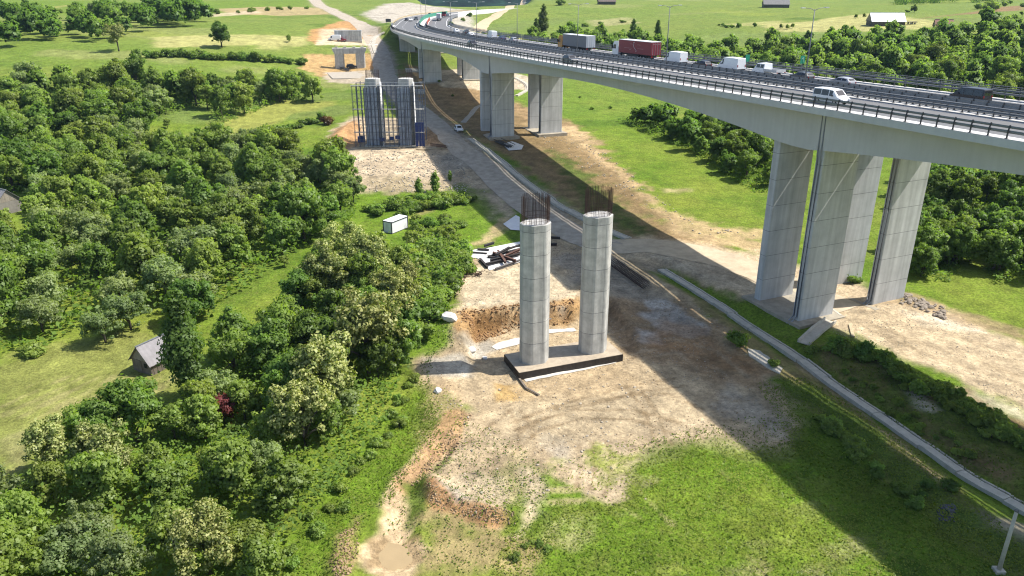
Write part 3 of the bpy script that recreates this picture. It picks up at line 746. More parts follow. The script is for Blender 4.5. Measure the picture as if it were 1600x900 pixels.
# new bridge piers ----------------------------------------------------------
ANG2 = math.atan2(40, 118)     # the new bridge heads this much left of straight ahead
def oct_ring(a, b, c, n=4):
    """rounded octagon half sizes a, b"""
    pts = [(a, -b+c), (a, b-c), (a-c, b), (-a+c, b), (-a, b-c), (-a, -b+c), (-a+c, -b), (a-c, -b)]
    return pts
def stadium(a, b, n=7):
    pts = []
    r = b
    for i in range(n+1):
        th = -math.pi/2 + math.pi*i/n; pts.append((a-r*.62+r*.62*math.cos(th), r*math.sin(th)))
    for i in range(n+1):
        th = math.pi/2 + math.pi*i/n; pts.append((-a+r*.62+r*.62*math.cos(th), r*math.sin(th)))
    return pts
def column(parent, x, h, lift, a=1.88, b=1.5, z0=0, bars=62, bar_h=3.4, m=M_COL):
    mb = MB(); ring = oct_ring(a, b, .95); z = 0; k = 0
    # octagon with each corner eased
    ring = []
    base = oct_ring(a, b, .95)
    for i in range(8):
        p0, p1, p2 = Vector(base[i-1]), Vector(base[i]), Vector(base[(i+1) % 8])
        for f in (.22, .08): ring.append(tuple(p1 + (p0-p1)*f))
        for f in (.08, .22): ring.append(tuple(p1 + (p2-p1)*f))
    zs = []
    while z < h-.3:
        z1 = min(h, z+lift); zs.append((z, z1)); z = z1
    for i, (za, zb) in enumerate(zs):
        sc = 1.0 - .003*(i % 2); mb.cur = 2 if (i*7+int(abs(x))) % 3 == 1 else 0
        mb.sweep([[(px*sc, py*sc, zz) for px, py in ring] for zz in (za+(.03 if i else 0), zb-.03)])
        for k in (4, 12, 20, 28):                      # upright joints of the form panels
            if k < len(ring):
                mb.cur = 1; q = ring[k]; mb.bar((q[0]*sc*.997, q[1]*sc*.997, za+.05), (q[0]*sc*.997, q[1]*sc*.997, zb-.05), .022)
    mb.cur = 1
    for za, zb in zs[:-1]:
        mb.sweep([[(px*.988, py*.988, zb+q) for px, py in ring] for q in (-.036, .036)])
    o = mb.build('column', [m, M_JOINT, M_COL2], parent); o.location = (x, 0, z0)
    tm = MB(); tm.prism([(px*.93, py*.93) for px, py in ring], h-.02, h+.03); tm.build('column_top', M_COLTOP, o)
    rb = MB(); r_ = random.Random(int(x*10)+3)
    per = []
    for i in range(8):
        p0, p1 = Vector(base[i]), Vector(base[(i+1) % 8]); per.append((p0, p1, (p1-p0).length))
    tot = sum(p[2] for p in per)
    for row, ff, nb in ((0, .90, bars), (1, .80, bars*2//3)):
        for i in range(nb):
            L = tot*i/nb; q = 0
            while L > per[q][2]: L -= per[q][2]; q += 1
            p = per[q][0].lerp(per[q][1], L/per[q][2])*ff
            hh = bar_h + r_.uniform(-.15, .15)
            dx, dy = r_.uniform(-.05, .05), r_.uniform(-.05, .05)
            rb.bar((p.x, p.y, h-.1), (p.x+dx, p.y+dy, h+hh), .019, n=4)
    for zz in (.5, 1.05):
        pts = [(px*.9, py*.9, h+zz) for px, py in base]; pts.append(pts[0]); 
        for p, q in zip(pts[:-1], pts[1:]): rb.bar(p, q, .02, n=4)
    rb.build('rebar_cage', M_RUST, o)
    return o
def axis_frame(px, py):
    p = G(px, py); return p
# front pier: two columns on one footing
c1 = np.array([2.9, 90.4]); c2 = np.array([10.9, 93.4])
FRONT = (c1+c2)/2; ang = math.atan2(c2[1]-c1[1], c2[0]-c1[0]); half = np.hypot(*(c2-c1))/2
pf = thing('bridge_pier', 'unfinished pier in the clearing, two tall bare concrete columns topped with rusty rebar', 'bridge pier', (FRONT[0], FRONT[1], -1.15), ang)
fb = MB(); fb.box((0, 0, .58), (2*half+6.4, 5.6, 1.16)); fb.box((0, -.0, .0), (2*half+7.4, 6.6, .16))
fo = fb.build('footing', M_FOOTSIDE, pf)
ft = MB(); ft.box((0, 0, 1.185), (2*half+6.3, 5.5, .05)); ft.build('footing_top', mat('dusty_slab', (.35, .29, .215), .9, var=.2, scale=1.2), fo)
for sx, hh in ((-1, 18.9), (1, 19.0)): column(pf, sx*half, hh, 3.0, z0=1.2)
# blinding slab at the front of the footing
bs = tag(drape('blinding_slab', [(818,592),(890,578),(962,562)], 1.7, mat('blinding_concrete', (.50, .47, .42), .9, var=.2, scale=1.5), lift=.07, step=.6), None, None)

# second pier inside its scaffold
p2 = G(612, 228); ang2 = 0.0
ps = thing('bridge_pier', 'pair of concrete columns with short rebar enclosed by the scaffold beside the dirt road', 'bridge pier', (p2[0], p2[1]+2.2, p2[2]-.3), ang2)
fb = MB(); fb.box((0, 0, .1), (14, 6, .6)); fb.build('footing', M_CHAN, ps)
for sx in (-1, 1):
    column(ps, sx*4.25, 17.0, 3.4, a=1.9, z0=.3, bars=30, bar_h=2.2)
sc = thing('scaffold', 'dark steel scaffold with grey formwork panels round the pair of columns by the dirt road', 'scaffold', (p2[0], p2[1]+2.2, p2[2]-.1), ang2)
fr = MB(); rnd = random.Random(4)
XS = np.linspace(-9.2, 8.7, 17); HS = 15.6
for x in XS:
    for y in (-3.6, -2.6, 2.6, 3.6):
        if abs(abs(x)-4.2) < 1.3 and abs(y) < 3: pass
        fr.bar((x, y, 0), (x, y, HS + rnd.uniform(-.2, .5)), .09)
fr.build('standards', M_SCAF, sc)
fr = MB()
for z in np.arange(1.9, HS+.1, 1.95):
    for y in (-3.6, -2.6, 2.6, 3.6): fr.bar((XS[0], y, z), (XS[-1], y, z), .06)
    for x in XS: fr.bar((x, -3.6, z), (x, -2.6, z), .06); fr.bar((x, 2.6, z), (x, 3.6, z), .06)
for k in range(60):
    i = rnd.randrange(0, 16); z = rnd.choice(np.arange(0, 13.7, 1.95)); fr.bar((XS[i], -3.63, z), (XS[i+1], -3.63, z+1.95), .05)
fr.build('ledgers', M_SCAF, sc)
fr = MB()
for z in (15.62, 9.8, 3.9):
    for (a, b) in ((-9.4, -6.5), (-2, 2.0), (6.6, 8.9)): fr.box(((a+b)/2, -3.1, z), (b-a, 1.0, .06))
fr.build('platform', mat('pale_planks', (.45, .43, .38), .8, var=.2, scale=2), sc)
fr = MB(); fr.bar((-9.4, -3.7, HS+.15), (8.9, -3.7, HS+.15), .12); fr.bar((-9.4, -3.7, HS+.95), (8.9, -3.7, HS+.95), .05); fr.build('top_rail', M_WHITE, sc)
for sx in (-1, 1):
    fr = MB()
    for k in range(4):
        for z in np.arange(0.3, 14.8, 2.45): fr.box((sx*4.25-1.5+k*.86-.3, -1.95, z+1.2), (.78, .16, 2.36))
    pn = fr.build('formwork_panel', M_PLY, sc)
    wl = MB()
    for k in range(5): wl.bar((sx*4.25-2.2+k*.86, -2.14, .2), (sx*4.25-2.2+k*.86, -2.14, 15.2), .12)
    wl.build('waler', M_STEELD, pn)
    fr = MB()
    fr.box((sx*4.25+2.06, -1.0, 8.2), (.12, 2.6, 16.0)); fr.build('painted_sunlit_side', mat('sunlit_side_white', (.80, .80, .80), .7, var=.1, scale=1, streak=.2), sc)  # white sheet standing in for sunlight on each column's right side
fr = MB()
for k in range(3): fr.box((6.9+k*.8, -3.2, 3.3), (.72, .14, 6.2))
fr.build('blue_panel', M_BLUE, sc)
for k, x in enumerate((-2.4, 0.2, 1.7)):
    fr = MB(); fr.box((x, -2.2, 1.8+.3*k), (1.2, 1.0, .8)); fr.build('blue_crate', M_BLUE, sc)
# portal pier
p3 = G(547, 108); portal = thing('bridge_pier', 'finished portal pier with a flared concrete crosshead on two columns', 'bridge pier', (p3[0], p3[1]+1.5, p3[2]-.2), ANG2*.45)
for sx in (-1, 1):
    mb = MB(); mb.prism(oct_ring(1.9, 1.3, .4), 0, 6.4); o = mb.build('column', M_COL, portal); o.location = (sx*4.25, 0, 0)
mb = MB()
sec = [(-6.9, 8.5), (-6.8, 7.7), (-6.1, 6.3), (-2.6, 6.3), (2.6, 6.3), (6.1, 6.3), (6.8, 7.7), (6.9, 8.5)]
Mx = Matrix(((1,0,0),(0,0,-1),(0,1,0)))
mb.prism(sec, -1.5, 1.5, Mx); mb.build('crosshead', M_COL, portal)
mb = MB()
for x in (-5.3, -1.8, 1.9, 5.2): mb.box((x, 0, 8.72), (1.3, 1.2, .45))
mb.build('bearing_plinth', M_CHAN, portal)
mb = MB()
for x in (-6.0, 5.4):
    for k in range(6): mb.bar((x+k*.25, .4, 8.4), (x+k*.25, .4, 9.8), .05)
mb.build('rebar_stub', M_RUST, portal)
# abutment wall
p4 = G(541, 66); ab = thing('bridge_abutment', 'grey concrete abutment wall dug into the orange earth cut', 'abutment', (p4[0]+.5, p4[1]+3.0, p4[2]-.3), ANG2*.3)
mb = MB(); mb.box((0, 0, 2.5), (12.4, 1.2, 5.4)); mb.build('wall', M_COL, ab)
mb = MB(); mb.box((0, -1.0, .3), (12.8, 2.2, .9)); mb.build('footing', M_CHAN, ab)
mb = MB()
for k in range(5): mb.box((-4.9+k*2.45, -.78, 2.0), (1.1, .3, 2.2))
mb.build('buttress', M_COL, ab)
mb = MB(); mb.box((0, .2, 5.3), (12.8, 1.5, .25)); mb.build('cap', M_PIER, ab)

# concrete drains ------------------------------------------------------------
def channel(name, world, w, label, depth=.55):
    P = np.array(catmull(world, 14)); L = np.r_[0, np.cumsum(np.hypot(*np.diff(P, axis=0).T))]
    S = np.arange(0, L[-1], 1.0); X = np.interp(S, L, P[:, 0]); Y = np.interp(S, L, P[:, 1])
    tx = np.gradient(X); ty = np.gradient(Y); l = np.hypot(tx, ty); tx /= l; ty /= l
    Z = H(X, Y); k = np.ones(5)/5; Zs = np.convolve(np.pad(Z, 2, 'edge'), k, 'valid')
    prof = [(-w*.62, .20), (-w*.45, .20), (-w*.43, -.15), (-w*.24, -.15), (-w*.22, .30), (w*.60, .40), (w*.64, -.3), (-w*.66, -.3)]
    # cast in bays that have settled a little against each other
    mb = MB(); rr = random.Random(len(S)); i0 = 0
    while i0 < len(S)-2:
        i1 = min(len(S)-1, i0 + rr.choice((4, 5, 6, 7))); dz = rr.uniform(-.09, .07); da = rr.uniform(-.14, .14); tl = rr.uniform(-.06, .06)
        secs = []
        for i in range(i0, i1+1):
            e_ = .035 if i == i0 else -.035 if i == i1 else 0
            secs.append([(X[i]+ty[i]*(a_+da)+tx[i]*e_, Y[i]-tx[i]*(a_+da)+ty[i]*e_, Zs[i]+b_+dz+tl*a_+.02*math.sin(S[i]*2.3+a_*3)) for a_, b_ in prof])
        mb.sweep(secs); i0 = i1
    return tag(mb.build(name, M_CHAN), label, 'drain')
channel('drain_channel', CHAN, 1.45, 'long pale concrete drain channel running past the near wall pier to the lower right')
channel('drain_channel', CHAN2, 1.5, 'pale concrete drain channel along the shaded dirt road under the viaduct')
channel('drain_channel', gpts([(722,50),(735,40),(752,30)]) if False else gpts([(586,84),(583,76),(582,68),(588,58),(600,48)]), 2.0, 'short white drain channel where the dirt road passes the end of the viaduct')
channel('drain_channel', gpts([(806,150),(822,142),(822,133),(812,126),(803,121)]), 1.2, 'small white drain channel curving between the far viaduct piers')
# flume from the pier footing
fl = MB(); a = G(1297, 503); b = G(1255, 540)
d_ = Vector((b[0]-a[0], b[1]-a[1], 0)).normalized(); n_ = Vector((-d_.y, d_.x, 0))
def fsec(p, z): return [Vector((p[0], p[1], z)) + n_*q + Vector((0, 0, h)) for q, h in ((-.9, .0), (-.9, .45), (-.7, .45), (-.6, .12), (.6, .12), (.7, .45), (.9, .45), (.9, 0))]
fl.sweep([fsec(a, gz(a[0], a[1])+.1), fsec((a+b)/2, gz(*((a+b)/2)[:2])+.25), fsec(b, gz(b[0], b[1])+.25)])
tag(fl.build('concrete_flume', M_CHAN), 'short sloping concrete flume from the near pier footing down to the drain channel', 'drain')

# roads ------------------------------------------------------------------
M_ROAD = mat('dirt_road_gravel', (.36, .31, .245), .95, var=.26, scale=.6, bump=.35, bscale=2.5, spec=.1)
M_TRACK = mat('pale_track', (.44, .35, .23), .95, var=.15, scale=.5, spec=.1, bump=.3, bscale=2)
drape('dirt_road', [(486,-6),(497,6),(520,18),(556,34),(577,52),(590,74),(598,100),(604,122),(628,150),(664,182),(708,218),(760,262),(800,300),(846,336),(900,366),(950,388)], [12,11,9.5,9,8.5,8.5,8,7.5,7.5], M_ROAD, .07, 1.5, .5, 9)
drape('cross_road', [(940,386),(1010,384),(1080,394),(1150,412),(1230,444),(1330,485)], [7,8,7,6], mat('sandy_road', (.45, .37, .265), .95, var=.2, scale=.5, spec=.1, bump=.3, bscale=2), .06, 1.2, .6, 7)
drape('hill_track', [(749,51),(752,42),(762,32),(778,22),(796,13),(818,4),(840,-4)], [8,8,9,10], M_TRACK, .15, 3, .6, 5)
drape('side_path', [(724,192),(733,182),(745,168),(760,163),(775,160)], 1.6, mat('grey_path', (.34, .31, .26), .95, var=.2), .08, 1.0, .2, 4)
# puddle
pw = catmull(base_pts([(578,858),(590,845),(612,841),(640,848),(652,864),(640,880),(612,890),(588,882)]) + base_pts([(578,858)]), 6)
cx = sum(p[0] for p in pw)/len(pw); cy = sum(p[1] for p in pw)/len(pw)
zw = float(np.percentile([gz(*p) for p in pw], 12)) + .05
pw = [(x+.35*float(fbm(x, y, 1.6, 3)), y+.35*float(fbm(x+40, y, 1.6, 3))) for x, y in pw]
mb = MB(); mb.add([(x, y, zw) for x, y in pw[:-1]], [tuple(range(len(pw)-1))])
tag(mb.build('puddle', mat('muddy_water', (.33, .245, .13), .12, var=.06, scale=.6, spec=.5)), kind='structure')
# ================================================================== VEHICLES
M_GLASS = mat('car_glass', (.012, .014, .018), .08, var=.02, spec=.7)
M_TYRE = mat('tyre_rubber', (.018, .018, .018), .85, var=.1)
M_RIM = mat('alloy_rim', (.35, .35, .36), .35, metal=.6, var=.1)
M_HEAD = mat('headlight_glass', (.65, .66, .68), .15, var=.02, spec=.6)
M_TAIL = mat('tail_light_red', (.28, .012, .01), .25, var=.05)
M_TRIM = mat('black_trim', (.03, .03, .032), .6, var=.1)
M_PLATE = mat('number_plate', (.7, .7, .68), .5, var=.02)
def paint_mat(name, col, rough=.32): return mat('paint_'+name, col, rough, var=.04, scale=2, spec=.55)
P_WHITE = paint_mat('white', (.74, .75, .76)); P_BLACK = paint_mat('black', (.012, .012, .018)); P_DARK = paint_mat('dark_grey', (.06, .065, .072))
P_SILVER = paint_mat('silver', (.30, .31, .33)); P_RED = paint_mat('maroon', (.19, .012, .024), .5); P_BLUE = paint_mat('dark_blue', (.03, .045, .10))
P_ORANGE = paint_mat('orange', (.42, .20, .03)); P_GREYT = paint_mat('grey_tarp', (.155, .16, .175), .6)
# stations: x, z low, belt, roof, half width at belt, at roof
SHAPES = {
 'car': dict(st=[(-2.12,.42,.72,.76,.70,.60),(-2.0,.28,.88,.98,.86,.70),(-1.55,.24,.95,1.34,.89,.66),(-.6,.22,.95,1.46,.90,.66),(.35,.22,.94,1.42,.90,.66),(1.05,.24,.92,.99,.89,.74),(1.9,.28,.78,.82,.84,.70),(2.14,.40,.60,.63,.70,.58)], wh=(-1.32,1.36), wr=.32, win=[(-1.5,-.68),(-.55,.3),(.38,.86)], shield=(4,5), rear=(1,2)),
 'suv': dict(st=[(-2.2,.5,.85,.95,.74,.62),(-2.1,.34,.98,1.30,.90,.72),(-1.75,.30,1.05,1.62,.93,.70),(-.5,.28,1.05,1.70,.94,.70),(.35,.28,1.04,1.66,.94,.70),(1.05,.30,1.02,1.10,.93,.76),(1.95,.34,.92,.96,.88,.74),(2.2,.46,.70,.74,.74,.60)], wh=(-1.35,1.4), wr=.36, win=[(-1.7,-.6),(-.48,.3),(.38,.85)], shield=(4,5), rear=(1,2)),
 'minibus': dict(st=[(-2.45,.4,1.0,1.80,.90,.76),(-2.38,.30,1.05,1.90,.95,.78),(-1.5,.26,1.06,1.95,.96,.79),(.2,.26,1.06,1.95,.96,.79),(1.0,.26,1.05,1.88,.96,.78),(1.85,.28,1.03,1.12,.94,.80),(2.35,.32,.86,.92,.86,.74),(2.47,.42,.62,.66,.74,.62)], wh=(-1.45,1.5), wr=.34, win=[(-2.3,-1.0),(-.9,.32),(.45,1.02),], shield=(4,5), rear=(0,1)),
 'van': dict(st=[(-2.95,.45,1.2,2.45,.98,.84),(-2.88,.35,1.25,2.52,1.0,.86),(-1.5,.30,1.3,2.56,1.01,.87),(.6,.30,1.3,2.56,1.01,.87),(1.4,.30,1.28,2.36,1.0,.84),(2.25,.32,1.22,1.34,.98,.82),(2.8,.36,1.0,1.06,.90,.76),(2.98,.46,.7,.74,.78,.64)], wh=(-1.75,1.9), wr=.36, win=[(1.05,1.55)], shield=(4,5), rear=None),
}
def shape_mesh(st):
    secs = []
    for x, zl, zb, zr, wb, wr in st:
        secs.append([(x, -wb*.88, zl), (x, wb*.88, zl), (x, wb, zl+.14), (x, wb, zb), (x, wr+(wb-wr)*.1, zr-.07*(zr-zb > .2)), (x, wr*.82, zr), (x, -wr*.82, zr), (x, -wr-(wb-wr)*.1, zr-.07*(zr-zb > .2)), (x, -wb, zb), (x, -wb, zl+.14)])
    return secs
def st_at(st, x):
    xs = [q[0] for q in st]
    return [float(np.interp(x, xs, [q[i] for q in st])) for i in range(6)]
PROTO = {}
def vehicle_parts(root, kind, paint, detail=True):
    sh = SHAPES[kind]; st = sh['st']
    mb = MB(); mb.sweep(shape_mesh(st)); body = mb.build('body', paint, root)
    for a, b in sh['win']:
        for sy in (-1, 1):
            g = MB(); q = []
            for x in (a, b):
                s = st_at(st, x); zb, zr, wb, wr = s[2]+.04, s[3]-.12, s[4], s[5]
                wz = lambda z: wb + (wr+(wb-wr)*.1-wb)*(z-s[2])/max(s[3]-.07-s[2], .05)
                if zr < zb+.08: zr = zb+.08
                q += [(x, sy*(wz(zb)+.012), zb), (x, sy*(wz(zr)+.012), zr)]
            g.add(q, [(0, 2, 3, 1)]); g.build('side_window', M_GLASS, root)
    def slope(i, j, name):
        a, b = st[i], st[j]; q = []
        for f, s in ((.10, None), (.9, None)):
            x = a[0]+(b[0]-a[0])*f; z = a[3]+(b[3]-a[3])*f; w_ = (a[5]+(b[5]-a[5])*f)*.80
            nx = .012 if name == 'windscreen' else -.012
            q += [(x+nx, -w_, z+.012), (x+nx, w_, z+.012)]
        m = MB(); m.add(q, [(0, 1, 3, 2)]); m.build(name, M_GLASS, root)
    slope(*sh['shield'], 'windscreen')
    if sh['rear']:
        if kind == 'minibus':
            m = MB(); s = st[0]; m.add([(s[0]-.012, -.66, 1.1), (s[0]-.012, .66, 1.1), (s[0]-.012, .6, 1.68), (s[0]-.012, -.6, 1.68)], [(0, 1, 2, 3)]); m.build('rear_window', M_GLASS, root)
        else: slope(*sh['rear'], 'rear_window')
    wheels(root, [(x, sy*(st[3][4]-.10)) for x in sh['wh'] for sy in (-1, 1)], sh['wr'])
    fr, bk = st[-1], st[0]
    m = MB()
    for sy in (-1, 1):
        h = MB(); h.box((st[-2][0]+.05, sy*st[-2][4]*.74, st[-2][2]-.10), (.22, .34, .15)); h.build('headlight', M_HEAD, root)
        h = MB(); h.box((bk[0]+.02, sy*bk[4]*.86, bk[2]-.02), (.10, .16, .26 if kind != 'van' else .4)); h.build('tail_light', M_TAIL, root)
    h = MB(); h.box((fr[0]-.03, 0, fr[1]+.06), (.16, fr[4]*1.7, .18)); h.build('front_bumper', M_TRIM, root)
    h = MB(); h.box((bk[0]+.0, 0, bk[1]+.08), (.16, bk[4]*1.85, .2)); h.build('rear_bumper', M_TRIM if kind != 'car' else paint, root)
    for sy in (-1, 1):
        s = st_at(st, sh['win'][-1][1]-.05); h = MB(); h.box((sh['win'][-1][1]+.05, sy*(s[4]+.1), s[2]+.12), (.14, .2, .16)); h.build('mirror', M_TRIM, root)
    return root
def wheels(root, pos, r, wd=.22):
    rot = Matrix.Rotation(math.pi/2, 3, 'X')
    for x, y in pos:
        t = MB(); t.prism([(r*math.cos(2*math.pi*k/18), r*math.sin(2*math.pi*k/18)) for k in range(18)], -wd/2, wd/2, rot, (x, y, r)); w_ = t.build('wheel', M_TYRE, root)
        h = MB(); h.prism([(r*.62*math.cos(2*math.pi*k/12), r*.62*math.sin(2*math.pi*k/12)) for k in range(12)], -wd/2-.012, wd/2+.012, rot, (x, y, r)); h.build('rim', M_RIM, w_)
def solve_s(px, t):
    lo, hi = s_of_d(40), S_END+140
    ss = np.linspace(lo, hi, 900); best = min(ss, key=lambda s: abs(project(*mpoint(s, t, .5))[0]-px))
    return best
def on_deck(name, label, cat, px, t, away, s=None, group=None, dz=.03):
    s = solve_s(px, t) if s is None else s
    p, a, r = frame_at(s); yaw = math.atan2(a[1], a[0]) + (0 if away else math.pi)
    if s > S_END: dz = -.1
    e = thing(name, label, cat, mpoint(s, t, dz), yaw, group)
    # follow the deck's gradient
    e.rotation_euler = (0, -math.atan(-.0235*a[1])*(1 if away else -1), yaw)
    return e
def flat_vehicle(name, kind, paint, label, cat, px, t, away, group=None, scale=1.0):
    e = on_deck(name, label, cat, px, t, away, group=group); vehicle_parts(e, kind, paint); e.scale = (scale,)*3; return e
flat_vehicle('minibus', 'minibus', P_WHITE, 'white minibus with dark side windows driving on the near carriageway', 'minibus', 1301, 5.0, False)
flat_vehicle('car', 'suv', P_DARK, 'dark grey car alone on the near carriageway, level with the grey lorry', 'car', 891, 4.2, False)
flat_vehicle('car', 'suv', P_BLACK, 'black car with a pale bonnet on the near carriageway where the viaduct starts to bend', 'car', 738, 4.4, False)
flat_vehicle('car', 'car', P_BLACK, 'small black car farthest left on the near carriageway bend', 'car', 635, 4.2, False)
flat_vehicle('car', 'car', P_WHITE, 'small white car between dark ones on the near carriageway bend', 'car', 642, 7.0, False)
flat_vehicle('car', 'suv', P_DARK, 'dark car just outside the median barrier on the near carriageway bend', 'car', 650, 9.0, False)
flat_vehicle('car', 'suv', P_BLUE, 'dark car following beside the green glare screen', 'car', 653, 8.6, False).location = mpoint(solve_s(653, 8.6)+38, 8.6, -.1)
# queue on the far carriageway
flat_vehicle('van', 'van', P_WHITE, 'tall white panel van right behind the maroon lorry', 'van', 1056, 22.0, True)
flat_vehicle('van', 'van', P_WHITE, 'tall white panel van ahead of the flatbed pickup', 'van', 1142, 22.0, True)
flat_vehicle('car', 'car', P_BLACK, 'dark car between the two tall white vans', 'car', 1098, 21.5, True)
flat_vehicle('car', 'car', P_DARK, 'dark grey car with a shiny rear window behind the flatbed pickup', 'car', 1252, 21.8, True)
flat_vehicle('car', 'car', P_SILVER, 'silver grey car last in the queue before the black van', 'car', 1316, 21.2, True)
flat_vehicle('minibus', 'minibus', P_BLACK, 'black passenger van with a pale roof edge at the right end of the far carriageway', 'minibus', 1518, 21.6, True, scale=1.0)
flat_vehicle('van', 'van', P_WHITE, 'white box shaped van between dark cars, far ahead of the grey lorry', 'van', 769, 22.2, True)
flat_vehicle('car', 'car', P_BLUE, 'dark blue car following the white box shaped van', 'car', 784, 22.0, True)
flat_vehicle('car', 'car', P_SILVER, 'silver car with a pale bonnet next behind the dark blue car', 'car', 802, 22.0, True)
flat_vehicle('car', 'suv', P_DARK, 'dark grey car a short way ahead of the white box shaped van', 'car', 728, 22.0, True)
flat_vehicle('car', 'car', P_WHITE, 'white car in the queue close behind the white box lorry', 'car', 713, 22.0, True)
flat_vehicle('minibus', 'minibus', P_WHITE, 'white minibus in the queue just behind the dark tractor unit', 'minibus', 701, 21.8, True)
flat_vehicle('car', 'car', P_WHITE, 'white car beside the foot of the left lamp post in the queue', 'car', 735, 20.0, True)
# lorries
def lorry(px, t, paint_cab, paint_tr, label, roofm, logo=None, doorm=None, scale=1.0):
    e = on_deck('lorry', label, 'lorry', px, t, True)
    c = MB()
    prof = [(5.5, .55), (8.05, .55), (8.15, 1.1), (8.05, 1.9), (7.75, 3.05), (7.3, 3.55), (5.5, 3.65)]
    Mx = Matrix(((1,0,0),(0,0,-1),(0,1,0)))
    c.prism(prof, -1.22, 1.22, Mx); c.build('cab', paint_cab, e)
    g = MB(); g.add([(8.075, -1.05, 1.95), (8.075, 1.05, 1.95), (7.80, .98, 3.0), (7.80, -.98, 3.0)], [(0, 1, 2, 3)]); g.build('windscreen', M_GLASS, e)
    for sy in (-1, 1):
        g = MB(); g.add([(6.5, sy*1.232, 1.9), (7.75, sy*1.232, 1.9), (7.5, sy*1.232, 2.8), (6.5, sy*1.232, 2.8)], [(0, 1, 2, 3)]); g.build('side_window', M_GLASS, e)
        g = MB(); g.box((7.9, sy*1.38, 2.3), (.18, .22, .75)); g.build('mirror', M_TRIM, e)
        g = MB(); g.box((8.12, sy*.9, .95), (.1, .4, .22)); g.build('headlight', M_HEAD, e)
        g = MB(); g.box((-8.27, sy*1.0, .95), (.08, .4, .2)); g.build('tail_light', M_TAIL, e)
        g = MB(); g.box((-1, sy*1.1, .75), (4.6, .08, .7)); g.build('side_skirt', M_TRIM, e)
    ch = MB(); ch.box((0, 0, .95), (15.5, .9, .3)); ch.build('chassis', M_TRIM, e)
    tr = MB(); tr.box((-1.55, 0, 2.6), (13.4, 2.52, 2.72)); tb = tr.build('trailer_box', paint_tr, e)
    rf = MB(); rf.box((-1.55, 0, 4.0), (13.45, 2.56, .09)); rf.build('trailer_roof', roofm, e)
    dm = doorm or paint_tr
    for sy in (-1, 1):
        d = MB(); d.box((-8.28, sy*.625, 2.6), (.05, 1.2, 2.6)); d.build('rear_door', dm, e)
    pm = MB()
    for k in range(4): pm.bar((-8.33, -.9+k*.6, 1.35), (-8.33, -.9+k*.6, 3.85), .04)
    pm.build('door_bar', M_RIM, e)
    if logo:
        lm_ = MB()
        for sy in (-1, 1):
            pts = [(-1.6+.75*math.cos(th)*1.0, sy*1.275, 2.75+.95*math.sin(th)+.0) for th in np.linspace(-2.3, 2.2, 18)]
            for q in (0, 1): pass
            hook = [(-1.1, 3.55), (-.75, 3.72), (-.45, 3.5), (-.5, 3.0), (-.85, 2.55), (-1.35, 2.2), (-1.7, 2.0), (-1.75, 1.75), (-1.45, 1.68)]
            hp = catmull([(a*1.0, b) for a, b in hook], 6)
            lm_.tube([(a-.6, sy*1.27, b) for a, b in hp], .055, 5)
        lm_.build('curved_emblem', logo, tb)
        lt = MB()
        for sy in (-1, 1):
            for x0, x1, z in ((-.2, .9, 3.25), (-2.2, -3.4, 3.2), (.2, 3.4, 2.35), (-2.4, -4.6, 2.4), (.5, 1.1, 2.05)):
                xx = min(x0, x1)
                while xx < max(x0, x1): lt.box((xx-.5, sy*1.266, z), (.16, .012, .11)); xx += .27
        for k in range(12): lt.box((-8.312, -.95+k*.16, 3.55), (.012, .10, .13))
        lt.build('faint_lettering', mat('faded_lettering', (.36, .20, .20), .6, var=.1), tb)
    wheels(e, [(x, sy*1.02) for x in (-5.4, -4.1, -2.8, 4.7, 7.0) for sy in (-1, 1)], .5, .34)
    e.scale = (scale,)*3
    return e
lorry(992, 22.0, P_WHITE, P_RED, 'maroon articulated lorry with a white cab and a pale curved emblem', P_WHITE, mat('emblem_pale', (.55, .45, .42), .6, var=.05))
lorry(899, 22.0, P_ORANGE, P_GREYT, 'grey box articulated lorry with an orange cab and pale rear doors', P_WHITE, None, paint_mat('pale_grey', (.46, .48, .50), .5))
l3 = lorry(686, 22.0, P_DARK, P_WHITE, 'white box lorry in the queue where the far carriageway bends', P_WHITE, None, paint_mat('pale_grey', (.46, .48, .50), .5), .9)
s3 = solve_s(695, 22.0); 
e = on_deck('tractor_unit', 'dark tractor unit with a red trailer nose in the queue behind the white box lorry', 'lorry', 694, 21.5, True)
c = MB(); c.box((0, 0, 1.9), (2.4, 2.4, 2.6)); c.build('cab', P_BLACK, e); c = MB(); c.box((-2.6, 0, 1.3), (3.0, 2.3, 1.0)); c.build('trailer_bed', P_RED, e)
g = MB(); g.add([(1.212, -1.0, 1.9), (1.212, 1.0, 1.9), (1.212, .95, 2.9), (1.212, -.95, 2.9)], [(0, 1, 2, 3)]); g.build('windscreen', M_GLASS, e)
wheels(e, [(x, sy*1.0) for x in (-3.2, .5) for sy in (-1, 1)], .5, .3)
